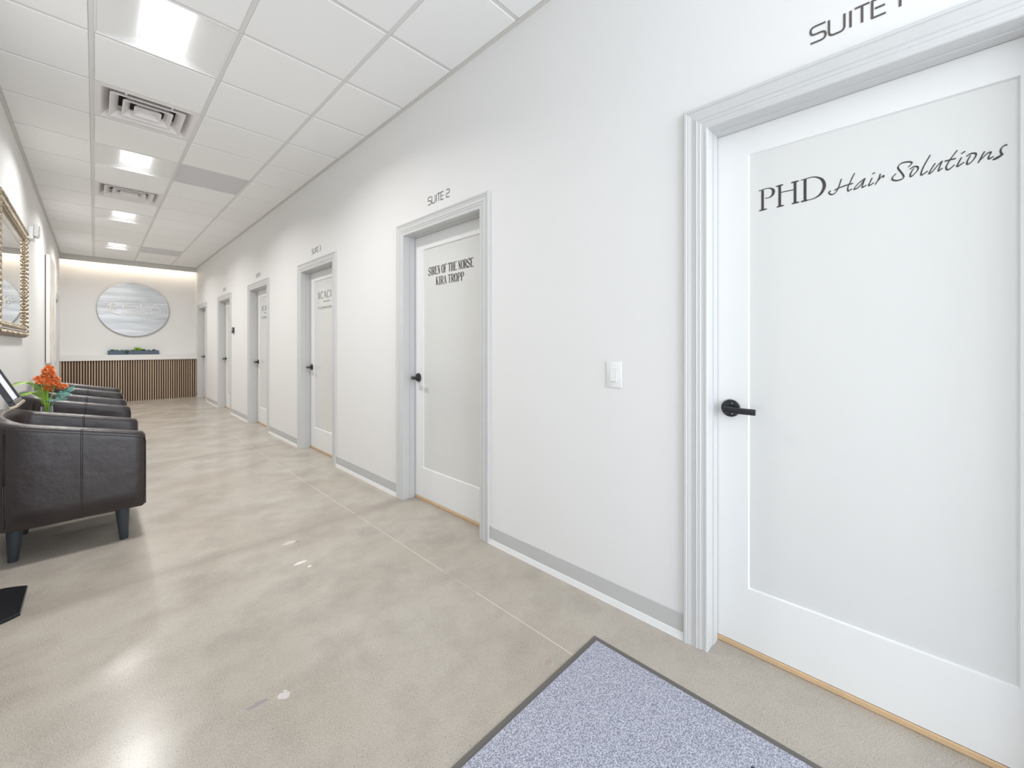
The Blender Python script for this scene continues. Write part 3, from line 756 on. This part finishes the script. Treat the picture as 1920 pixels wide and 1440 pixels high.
# round brushed sign
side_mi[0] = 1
root = empty('round_sign', (-1.053, YW - .03, 1.985), label='round brushed silver sign reading ISLA SALON SUITES on the far wall', cat='sign')
R_ = .580
bm = BM(); lathe(bm, [(R_, 0), (R_, -.013), (R_ - .003, -.016)], n=96, axis='Y')
link('disc', bm, M['disc'], root, smooth=True)
for sx in (-.3, .3):
    for sz in (-.3, .3):
        bm = BM(); lathe(bm, [(.012, .030), (.012, 0)], (sx, 0, sz), n=12, axis='Y'); link('standoff', bm, M['silver'], root)
bm = BM(); P2 = lambda x, z, d: (x, -.016 - d, z)
def tl(s, x0, z0, h, wfac, gap, hw, dep):
    x = x0
    for c in s:
        w_, sts = tech(c)
        for st in sts: ribbon(bm, [(x + a * h * wfac, z0 + b * h) for a, b in st], hw, P2, dep)
        x += w_ * h * wfac + gap
    return x
zz = -.005; hh = .132; hw = .0095; dp = .026
ribbon(bm, [(-.185, zz), (-.185, zz + hh)], hw, P2, dp)
ribbon(bm, round_path([(.055, zz + hh), (-.135, zz + hh), (-.135, zz + hh * .52), (.045, zz + hh * .52), (.045, zz), (-.145, zz)], .032), hw, P2, dp)
ribbon(bm, round_path([(.095, zz + hh), (.095, zz), (.255, zz), (.335, zz + hh), (.43, zz - .004)], .025), hw, P2, dp)
ribbon(bm, [(.295, zz + .038), (.375, zz + .038)], hw * .8, P2, dp)
tl('SALON SUITES', -.185, -.115, .048, .9, .0105, .0042, .010)
link('raised_lettering', bm, [M['letter'], M['letter_edge_shade']], root); bm = BM()
# palm emblem
ribbon(bm, smooth_pts([(-.385, -.075), (-.378, .0), (-.388, .075)], 6), .011, P2, dp)
ribbon(bm, smooth_pts([(-.365, -.07), (-.345, -.01), (-.325, .02)], 6), .007, P2, dp)
for fr in ([(-.388, .075), (-.37, .115), (-.395, .145)], [(-.388, .075), (-.43, .115), (-.475, .10)], [(-.388, .075), (-.44, .085), (-.478, .045)], [(-.388, .075), (-.42, .05), (-.435, .005)],
           [(-.388, .075), (-.345, .11), (-.305, .09)], [(-.388, .075), (-.345, .075), (-.31, .045)], [(-.388, .075), (-.36, .04), (-.352, .01)]):
    ribbon(bm, smooth_pts(fr, 6), .0085, P2, dp)
for fr in ([(-.325, .02), (-.305, .045), (-.28, .035)], [(-.325, .02), (-.295, .02), (-.275, -.005)], [(-.325, .02), (-.31, -.01), (-.305, -.03)], [(-.325, .02), (-.335, .045), (-.345, .05)]):
    ribbon(bm, smooth_pts(fr, 5), .006, P2, dp)
ribbon(bm, smooth_pts([(-.465, -.085), (-.41, -.070), (-.36, -.075), (-.31, -.10), (-.25, -.115)], 6), .007, P2, dp)
link('palm_emblem', bm, [M['letter'], M['letter_edge_shade']], root); side_mi[0] = 0

# planter on the ledge
random.seed(5)
root = empty('planter_box', (-1.063, 12.105, 1.0), label='long blue-grey planter box of succulents on the white ledge below the round sign', cat='planter')
PH = .090
bm = BM(); x0, x1 = -.408, .408
box(bm, x0, x1, -.05, -.044, 0, PH); box(bm, x0, x1, .038, .044, 0, PH); box(bm, x0, x0 + .006, -.044, .038, 0, PH); box(bm, x1 - .006, x1, -.044, .038, 0, PH); box(bm, x0 + .006, x1 - .006, -.044, .038, 0, .01); box(bm, x0 + .006, x1 - .006, -.044, .038, PH - .03, PH - .012)
link('trough', bm, M['trough'], root)
def leafy(bm, c, r, n, up, w_=.25):
    for i in range(n):
        a = random.uniform(0, 2 * PI); e = random.uniform(up[0], up[1]); l = r * random.uniform(.7, 1.1)
        d = Vector((math.cos(a) * math.cos(e), math.sin(a) * math.cos(e), math.sin(e))); s = d.cross(Vector((0, 0, 1))).normalized() * l * w_; c_ = Vector(c)
        nrm = s.cross(d).normalized() * l * .06
        p = [c_, c_ + d * l * .5 + s - nrm, c_ + d * l, c_ + d * l * .5 - s - nrm, c_ + d * l * .5 + nrm * 1.5]
        v = [bm.verts.new(q) for q in p]
        for f in ((0, 1, 4), (1, 2, 4), (2, 3, 4), (3, 0, 4)): bm.faces.new([v[k] for k in f])
for nm, x, r, nn, up, mt, w_ in (('succulent', -.34, .05, 26, (.1, .9), 'green_dark', .3), ('succulent', -.27, .045, 24, (.1, .8), 'green', .35), ('succulent', -.19, .045, 24, (.1, .8), 'teal', .35),
                            ('succulent', -.02, .05, 26, (.1, .8), 'green_dark', .3), ('agave', .05, .115, 24, (.35, 1.3), 'green', .12), ('succulent', .15, .06, 26, (.2, .9), 'green_dark', .3),
                            ('succulent', .24, .04, 22, (.1, .8), 'teal', .35), ('succulent', .33, .05, 26, (.1, .9), 'green_dark', .3)):
    bm = BM(); leafy(bm, (x, -.005, PH - .008), r, nn, up, w_); leafy(bm, (x + .03, .01, PH - .018), r * .8, nn // 2, up, w_)
    link(nm, bm, M[mt], root)
bm = BM()
for i in range(14):
    x = -.13 + random.uniform(-.045, .045)
    tube(bm, [(x, -.01, PH - .01), (x, -.045, PH + .015), (x + random.uniform(-.01, .01), -.058, PH - .02), (x + random.uniform(-.015, .015), -.060, PH - random.uniform(.04, .075))], .0035, n=5)
link('trailing_plant', bm, M['green_dark'], root)

# =================================================================== LEFT WALL
# mirror in an ornate champagne frame
MY0, MY1, MZ0, MZ1 = 4.44, 6.12, 1.276, 2.30
root = empty('wall_mirror', (XL, (MY0 + MY1) / 2, MZ0), label='large wall mirror in an ornate champagne-gold frame above the armchairs', cat='mirror')
hy = (MY1 - MY0) / 2; hz = MZ1 - MZ0; FW = .105
bm = BM(); box(bm, .006, .016, -hy + FW - .01, hy - FW + .01, FW - .01, hz - FW + .01)
link('mirror_glass', bm, M['mirror'], root)
bm = BM(); b2 = BM()
PR = [(0, 0), (.0, .024), (.010, .031), (.028, .034), (.040, .029), (.046, .024), (.058, .024), (.062, .028), (.078, .031), (.094, .025), (.105, .012), (.105, 0)]
rr = []
for u, d in PR:
    rr.append([(d, -hy + u, u), (d, hy - u, u), (d, hy - u, hz - u), (d, -hy + u, hz - u)])
grid_faces(bm, rr, closed=True)
random.seed(3)
def bumps(bm, u, d, r, step, el=1.0):
    cs = [(-hy + u, u), (hy - u, u), (hy - u, hz - u), (-hy + u, hz - u)]
    for i in range(4):
        a, b = Vector(cs[i]), Vector(cs[(i + 1) % 4]); n = int((b - a).length / step); t = (b - a).normalized()
        for k in range(n):
            p = a + (b - a) * ((k + .5) / n); rad = r * random.uniform(.85, 1.15)
            m = Matrix.Translation((d, p.x, p.y)) @ Matrix.Rotation(math.atan2(t.y, t.x) + (.6 if k % 2 else -.6), 4, 'X') @ Matrix.Diagonal((1.0, el, .8, 1)) 
            bmesh.ops.create_icosphere(bm, subdivisions=1, radius=rad, matrix=m)
link('ornate_frame', bm, M['gold_dark'], root, smooth=True); bm = BM()
for q_ in ((.022, .031, .014, .021, 1.3), (.008, .022, .010, .017), (.001, .012, .009, .019), (.036, .028, .007, .014), (.076, .028, .012, .019, 1.3), (.093, .023, .008, .014), (.103, .013, .006, .013)): bumps(bm, *q_)
tag(link('carved_beading', bm, M['gold'], root, smooth=True), kind=None)
rr = []
for u, d in [(.046, .025), (.048, .034), (.056, .034), (.058, .025)]:
    rr.append([(d, -hy + u, u), (d, hy - u, u), (d, hy - u, hz - u), (d, -hy + u, hz - u)])
grid_faces(b2, rr, closed=True); link('fillet', b2, M['silver'], root)

# canvas
root = empty('wall_canvas', (XL, 9.32, .95), label='tall abstract canvas in white and beige on the left wall beyond the mirror', cat='painting')
bm = BM(); box(bm, .010, .046, -.66, .66, 0, 1.53, bev=.002); link('canvas_wrap', bm, M['plastic'], root)
bm = BM(); box(bm, .046, .0475, -.658, .658, .002, 1.528); link('painted_face', bm, M['canvas'], root)
bm = BM()
for a in ((-.655, -.625), (.625, .655)): box(bm, 0.0, .010, a[0], a[1], .01, 1.52)
box(bm, 0.0, .010, -.625, .625, .01, .04); box(bm, 0.0, .010, -.625, .625, 1.49, 1.52)
link('stretcher', bm, M['wood_dark'], root)

# alarm fixture
root = empty('alarm_fixture', (XL, 6.70, 2.32), label='white ribbed alarm fixture on the left wall beside the mirror', cat='alarm')
bm = BM(); box(bm, 0, .035, -.10, .10, 0, .13, bev=.006); link('back_box', bm, M['plastic'], root, smooth=True)
bm = BM(); box(bm, .035, .070, -.085, .085, .035, .165, bev=.010)
link('speaker_body', bm, M['plastic'], root, smooth=True)
bm = BM()
for i in range(6): z = .060 + .017 * i; box(bm, .068, .076, -.07, .07, z, z + .009, bev=.002)
for i in range(6): z = .060 + .017 * i; box(bm, .038, .066, -.090, -.083, z, z + .009, bev=.002)
link('grille_ribs', bm, M['plastic'], root)

# =================================================================== RIGHT WALL small things
root = empty('light_switch', (XR, .9735, 1.002), label='white rocker light switch on the wall between suite 1 and suite 2', cat='light switch')
bm = BM(); box(bm, -.006, 0, -.0395, .0395, 0, .120, bev=.003); link('wall_plate', bm, M['plastic'], root, smooth=True)
bm = BM()
v = [(-.006, -.0165, .027), (-.006, .0165, .027), (-.0065, -.0165, .093), (-.0065, .0165, .093), (-.0105, -.0165, .029), (-.0105, .0165, .029), (-.0075, -.0165, .091), (-.0075, .0165, .091)]
vs = [bm.verts.new(p) for p in v]
for f in ((4, 5, 7, 6), (0, 1, 5, 4), (2, 6, 7, 3), (0, 4, 6, 2), (1, 3, 7, 5)): bm.faces.new([vs[i] for i in f])
link('rocker', bm, M['plastic'], root)
root = empty('access_keypad', (XR, 8.30, 1.41), label='small black keypad on a white plate between the far suite doors', cat='keypad')
bm = BM(); box(bm, -.006, 0, -.055, .055, -.02, .12, bev=.002); link('wall_plate', bm, M['plastic'], root)
bm = BM(); box(bm, -.030, -.006, -.042, .042, 0, .098, bev=.004); link('keypad_body', bm, M['plastic_dark'], root, smooth=True)
bm = BM(); box(bm, -.031, -.0295, -.020, .020, .052, .082); link('screen', bm, M['panel_grey'], root)

# =================================================================== ARMCHAIRS
def make_chair():
    root = empty('tub_armchair', (0, 0, 0), label='x', cat='armchair')
    xf, xs_, W, D = .33, -.10, .37, .23
    def outline():
        pts = []
        for i in range(11): pts.append((xf - (xf - xs_) * i / 10, W))
        N = 28
        for i in range(1, N):
            a = PI * i / N; n_ = 3.0
            c, s = math.cos(a), math.sin(a)
            pts.append((xs_ - D * abs(s) ** (2 / n_), W * (1 if c > 0 else -1) * abs(c) ** (2 / n_)))
        for i in range(11): pts.append((xs_ + (xf - xs_) * i / 10, -W))
        return pts
    O = outline(); n = len(O)
    def nrm(i):
        a = Vector(O[max(i - 1, 0)]); b = Vector(O[min(i + 1, n - 1)]); t = (b - a).normalized(); return Vector((-t.y, t.x))  # inward
    def top(x): 
        f = (xf - x) / (2 * .33); z = .655 + .150 * f
        return z
    TH = .100
    SEC = [(.020, .195), (.004, .215), (0, .30), (-.003, .45), (0, -.055), (.001, -.024), (.004, -.010), (.012, -.002), (.030, .001), (.070, .001), (.088, -.002), (.096, -.010), (.1, -.026), (.1, .42), (.1, .26)]
    bm = BM(); rings = []
    def section(p, nv, zt, inset=0.0, drop=0.0, sx=0.0):
        r = []
        for o_, z in SEC:
            oo = o_ * (1 - 2 * inset / TH) + inset
            q = Vector(p) + nv * oo
            zz_ = (zt - drop + z) if (z < .1 and z > -.1) else z
            if z == .195 or z == .215: zz_ = z + inset * .6
            r.append((q.x + sx, q.y, zz_))
        return r
    rows_ = []
    nv0 = Vector((0, -1)); nv1 = Vector((0, 1))
    for ins, dr, sx in ((.040, .040, .020), (.022, .020, .018), (.010, .008, .012), (.003, .002, .005)):
        rows_.append(section(O[0], nv0, top(xf), ins, dr, sx))
    for i in range(n): 
        nv = nv0 if i < 10 else (nv1 if i >= n - 10 else nrm(i))
        rows_.append(section(O[i], nv, top(O[i][0])))
    for ins, dr, sx in ((.003, .002, .005), (.010, .008, .012), (.022, .020, .018), (.040, .040, .020)):
        rows_.append(section(O[-1], nv1, top(xf), ins, dr, sx))
    vr = grid_faces(bm, rows_, closed=True)
    bm.faces.new(vr[0]); bm.faces.new(vr[-1][::-1])
    bmesh.ops.recalc_face_normals(bm, faces=bm.faces[:])
    link('shell', bm, M['leather'], root, smooth=True)
    # piping and seams
    bm = BM()
    edge = []; 
    for i in range(n):
        nv = nv0 if i < 10 else (nv1 if i >= n - 10 else nrm(i)); q = Vector(O[i]) + nv * .000
        edge.append((q.x, q.y, top(O[i][0]) - .028))
    fr0 = [(xf + .017, W - .012, .21), (xf + .017, W - .012, .45), (xf + .017, W - .012, .600), (xf + .012, W - .006, .622)]
    path = fr0 + edge + [(p[0], -p[1], p[2]) for p in fr0[::-1]]
    tube(bm, path, .0028, n=6)
    for side in (1, -1):
        for xsm in (.07, -.20):
            best = min(range(n), key=lambda i: abs(O[i][0] - xsm) + (0 if O[i][1] * side > 0 else 9))
            nv = nv0 if O[best][1] > 0 and best < 10 else (nv1 if best >= n - 10 else nrm(best))
            s = section((O[best][0], O[best][1]), nv, top(O[best][0]))
            s = s[1:] if xsm > 0 else s[1:6]
            q = [(a[0] - nv.x * .0012, a[1] - nv.y * .0012, a[2]) for a in s]
            if xsm > 0:
                s2 = section((O[best][0], O[best][1]), nv, top(O[best][0])); c_ = Vector((O[best][0] + nv.x * .05, O[best][1] + nv.y * .05, 0))
                q = []
                for a in s2[1:]:
                    v_ = Vector((a[0], a[1], 0)) - c_; v_.normalize(); up_ = .0012 if a[2] > .6 else 0
                    q.append((a[0] + v_.x * .0012, a[1] + v_.y * .0012, a[2] + up_))
            for off in (-.0035, .0035): tube(bm, [(a[0] + off, a[1], a[2]) for a in q], .0016, n=5)
    link('piping', bm, M['leather'], root, smooth=True)
    bm = BM(); box(bm, -.20, .325, -.268, .268, .20, .315, bev=.012)
    link('seat_base', bm, M['leather'], root, smooth=True)
    bm = BM(); t = bmesh.new(); N1, N2 = 14, 14
    def cush(u, v_, s):
        x = -.215 + .567 * u; y = -.264 + .528 * v_
        ex = 1 - abs(2 * u - 1) ** 6; ey = 1 - abs(2 * v_ - 1) ** 6
        h_ = .385 + s * (.075 * (ex * ey) ** .45)
        if s > 0: h_ += .010 * math.sin(PI * u) * math.sin(PI * v_)
        bul = .010 * (1 - abs(s * (h_ - .385)) / .08)
        return (x, y, h_)
    top_ = [[cush(i / N1, j / N2, 1) for j in range(N2 + 1)] for i in range(N1 + 1)]; bot = [[cush(i / N1, j / N2, -1) for j in range(N2 + 1)] for i in range(N1 + 1)]
    grid_faces(bm, top_); grid_faces(bm, bot); bmesh.ops.remove_doubles(bm, verts=bm.verts[:], dist=.0005); bmesh.ops.recalc_face_normals(bm, faces=bm.faces[:])
    link('seat_cushion', bm, M['leather'], root, smooth=True)
    for x, y in ((.245, .300), (.245, -.300), (-.185, .235), (-.185, -.235)):
        bm = BM(); lathe(bm, [(.0185, 0), (.020, .004), (.0335, .19), (.0335, .205)], (x + (.006 if x > 0 else -.006), y, 0), n=20)
        bmesh.ops.translate(bm, verts=[v_ for v_ in bm.verts if v_.co.z > .1], vec=(-.006 if x > 0 else .006, 0, 0))
        link('leg', bm, M['leg'], root, smooth=True)
    return root
ch = make_chair()
CL = ['dark brown leather tub armchair nearest the camera, against the left wall', 'dark brown leather tub armchair in the middle, behind the orange flowers',
      'dark brown leather tub armchair farthest away, nearest the slatted half wall']
for i, y in enumerate((3.785, 5.295, 6.79)):
    o = ch if i == 0 else copy_tree(ch)
    o.location = (-1.787, y, 0); o['label'] = CL[i]; o['group'] = 'leather tub armchairs'

# side table between the first two chairs (its top sits below arm height)
TX, TY, TZ = -1.865, 4.53, .585
root = empty('side_table', (TX, TY, 0), label='small round dark wood side table between the two nearer armchairs', cat='side table')
bm = BM(); lathe(bm, [(.185, TZ - .022), (.190, TZ - .018), (.190, TZ - .004), (.186, TZ)], n=40); link('table_top', bm, M['wood_dark'], root, smooth=True)
for k in range(3):
    a = 2 * PI * k / 3 + .4; bm = BM(); tube(bm, [(math.cos(a) * .16, math.sin(a) * .16, 0), (math.cos(a) * .11, math.sin(a) * .11, TZ - .02)], [.011, .016], n=12); link('leg', bm, M['wood_dark'], root, smooth=True)

# vase and stems
VX, VY = -1.905, 4.49
bm = BM(); lathe(bm, [(.033, TZ), (.0345, TZ + .004), (.0295, TZ + .168), (.0275, TZ + .168), (.0315, TZ + .014), (.001, TZ + .012)], (VX, VY, 0), n=28, cap=False)
bm.faces.new([v_ for v_ in bm.verts if abs(v_.co.z - TZ) < 1e-6])
tag(link('glass_vase', bm, M['glass'], smooth=True), 'small clear glass vase of orange flowers on the side table', 'vase')
random.seed(11)
def flower_head(c, r, parent):
    bm = BM(); c = Vector(c)
    for i in range(26):
        a = i * 2.399; e = -0.5 + 2.0 * (i / 26); l = r * random.uniform(.8, 1.15)
        d = Vector((math.cos(a) * math.cos(e), math.sin(a) * math.cos(e), math.sin(e))); s = d.cross(Vector((.1, .2, 1))).normalized() * l * .34; u = s.cross(d).normalized() * l * .22
        p = [c + d * l * .15, c + d * l * .65 + s - u * .3, c + d * l * 1.05 + u * .5, c + d * l * .65 - s - u * .3, c + d * l * .7 + u]
        v = [bm.verts.new(q) for q in p]
        for f in ((0, 1, 4), (1, 2, 4), (2, 3, 4), (3, 0, 4)): bm.faces.new([v[k] for k in f])
    link('blossom', bm, M['orange'], parent)
bouquet = root = empty('flower_arrangement', (VX, VY, TZ + .10), label='orange blossoms with palm fronds standing in the clear glass vase', cat='flowers')
heads = [(.012, .295, .036), (-.018, .292, .028), (.036, .300, .026), (.008, .240, .036), (.008, .345, .03), (.022, .318, .035), (-.012, .322, .03), (.03, .345, .02), (-.058, .268, .03), (-.028, .262, .035), (.0, .255, .036), (.03, .262, .03), (.058, .262, .028), (-.045, .245, .03), (.02, .225, .034), (.052, .232, .034),
         (.078, .215, .028), (.006, .185, .034), (-.008, .195, .03), (.082, .195, .028), (.108, .205, .026), (-.035, .240, .028), (.045, .205, .03)]
bm = BM()
for i, (a, z, r) in enumerate(heads):
    dy = random.uniform(-.03, .03)
    # the bunch fans out across the hall
    c = (a * .80, a * .10 + dy, z)
    if i % 3 == 0: tube(bm, [(random.uniform(-.012, .012), random.uniform(-.012, .012), -.07), (c[0] * .25, c[1] * .3, .09), c], .0026, n=6)
    flower_head(c, r * .86, root)
tube(bm, [(0, 0, -.07), (0, 0, .09), (.006, 0, .33)], .003, n=6)
link('stems', bm, M['green'], root, smooth=True)
def frond(name, p0, p1, p2, lab, ll, mat, n=32, drop=.28):
    root_ = empty(name, (p0[0] - VX, p0[1] - VY, p0[2] - TZ - .10)); root_.parent = bouquet; P0, P1, P2 = Vector((0, 0, 0)), Vector(p1) - Vector(p0), Vector(p2) - Vector(p0)
    bez = lambda t: P0 * (1 - t) ** 2 + P1 * 2 * t * (1 - t) + P2 * t * t
    bm = BM(); tube(bm, [bez(t / 14) for t in range(15)], [.0035 - .0025 * t / 14 for t in range(15)], n=6); link('stalk', bm, M[mat], root_, smooth=True)
    bm = BM()
    for i in range(n):
        t = .28 + .72 * i / (n - 1); p = bez(t); d = (bez(min(t + .02, 1)) - bez(t - .02)).normalized(); s = d.cross(Vector((0, 0, 1))).normalized()
        L_ = ll * math.sin(PI * (.15 + .8 * (i / (n - 1)))) ** .7
        for sg in (1, -1):
            q = p + (s * sg * .75 + d * .65).normalized() * L_ + Vector((0, 0, -drop * L_)); m_ = p.lerp(q, .5) + Vector((0, 0, .004)); wv = d * .0030
            v = [bm.verts.new(x) for x in (p - wv * .5, m_ - wv, q, m_ + wv, p + wv * .5)]; bm.faces.new(v)
    link('leaflets', bm, M[mat], root_)
    return root_
B0 = (VX, VY, TZ + .03)
frond('palm_frond', B0, (VX - .005, VY + .0, 1.02), (-2.060, 4.40, .925), 'bright green palm frond arching left out of the vase, upper of the two', .08, 'green')
frond('palm_frond', (VX + .006, VY - .008, TZ + .03), (VX + .0, VY - .02, .93), (-2.015, 4.40, .855), 'bright green palm frond drooping left out of the vase, lower of the two', .07, 'green')
# teal succulent sprig on the right, dark leaves below the blossoms
root = empty('succulent_sprig', (.01, 0, -.07)); root.parent = bouquet
bm = BM(); tube(bm, [(0, 0, 0), (.01, 0, .14), (.05, .02, .22), (.10, .02, .25)], .004, n=6); link('stalk', bm, M['teal'], root, smooth=True)
bm = BM()
for (a, b, c_, l, w_, nz) in ((.09, .01, .245, .085, .018, .05), (.09, .02, .24, .075, .018, .02), (.075, -.01, .235, .075, .02, -.01), (.10, .0, .25, .06, .016, .06), (.06, .01, .23, .07, .018, .03)):
    d = Vector((1, random.uniform(-.4, .4), nz * 12)).normalized(); p = Vector((a - .03, b, c_ - .01)); s = Vector((-d.z, .5, d.x)).normalized() * w_
    pts = [p, p + d * l * .45 + s, p + d * l, p + d * l * .45 - s, p + d * l * .45 + Vector((0, -.008, 0))]
    v = [bm.verts.new(q) for q in pts]
    for f in ((0, 1, 4), (1, 2, 4), (2, 3, 4), (3, 0, 4)): bm.faces.new([v[k] for k in f])
leafy(bm, (.02, -.01, .175), .085, 10, (-.1, .7), .22)
link('leaves', bm, M['teal'], root)

# =================================================================== SIGN STAND (left edge)
SXc, SYc = -2.005, 2.965
root = empty('floor_sign_stand', (SXc, SYc, 0), label='tilted poster frame on a black floor stand at the left edge', cat='sign stand')
bm = BM(); out = []
hx, hyy = .112, .148
NB = 12
for i in range(NB + 1): t = i / NB; out.append((hx - 2 * hx * t, hyy + .050 * math.sin(PI * t)))
for i in range(NB + 1): t = i / NB; out.append((-hx + 2 * hx * t, -hyy - .050 * math.sin(PI * t)))
lay = [[(x * s, y * s, z) for x, y in out] for s, z in ((1.0, 0.0), (1.0, .010), (.985, .014))]
vr = grid_faces(bm, lay, closed=True); bm.faces.new(vr[-1]); bm.faces.new(vr[0][::-1]); bmesh.ops.recalc_face_normals(bm, faces=bm.faces[:])
link('base_plate', bm, M['black'], root)
bm = BM(); tube(bm, [(-.02, 0, .012), (-.02, 0, 1.02)], .016, n=20); link('pole', bm, M['black'], root, smooth=True)
# panel: lower edge at X=-1.90, leaning back towards the wall
tilt = math.radians(66); fw, fh = .25, .33
fr = link('poster_frame', BM(), M['black'], root); 
bm = BM()
for a in ((-fw / 2, fw / 2, 0, .018, 0), (-fw / 2, fw / 2, fh - .018, fh, 0), (-fw / 2, -fw / 2 + .018, .018, fh - .018, 1), (fw / 2 - .018, fw / 2, .018, fh - .018, 1)): box(bm, -.016, .004, a[0], a[1], a[2], a[3], bev=.002, seg=1)
box(bm, -.016, -.006, -fw / 2 + .018, fw / 2 - .018, .018, fh - .018)
bm.to_mesh(fr.data); bm.free()
fr.location = (-1.915 - SXc, 3.02 - SYc, .925); fr.rotation_euler = (0, -(PI / 2 - tilt), 0)
bm = BM(); box(bm, -.006, -.004, -fw / 2 + .02, fw / 2 - .02, .02, fh - .02); link('poster', bm, M['paper'], fr)
bm = BM(); box(bm, -.022, .010, -fw / 2 - .002, fw / 2 + .002, -.013, .001, bev=.003, seg=1); link('bottom_rail', bm, M['champagne'], fr)

# =================================================================== DOOR MAT
root = empty('door_mat', (-.686, .0, 0), label='grey-blue entrance mat with a dark rubber border on the concrete floor', cat='mat')
mx, my0, my1 = .457, -.90, .925
bm = BM(); e = .022
for a in ((-mx, mx, my0, my0 + e), (-mx, mx, my1 - e, my1), (-mx, -mx + e, my0 + e, my1 - e), (mx - e, mx, my0 + e, my1 - e)): box(bm, *a, 0, .004)
link('rubber_border', bm, M['rubber'], root)
bm = BM(); box(bm, -mx + e, mx - e, my0 + e, my1 - e, 0, .009, bev=.003, seg=1); link('pile', bm, M['pile'], root)
bm = BM(); box(bm, .270, .318, -.30, .318, .009, .0098); link('woven_logo', bm, M['pile_navy'], root)
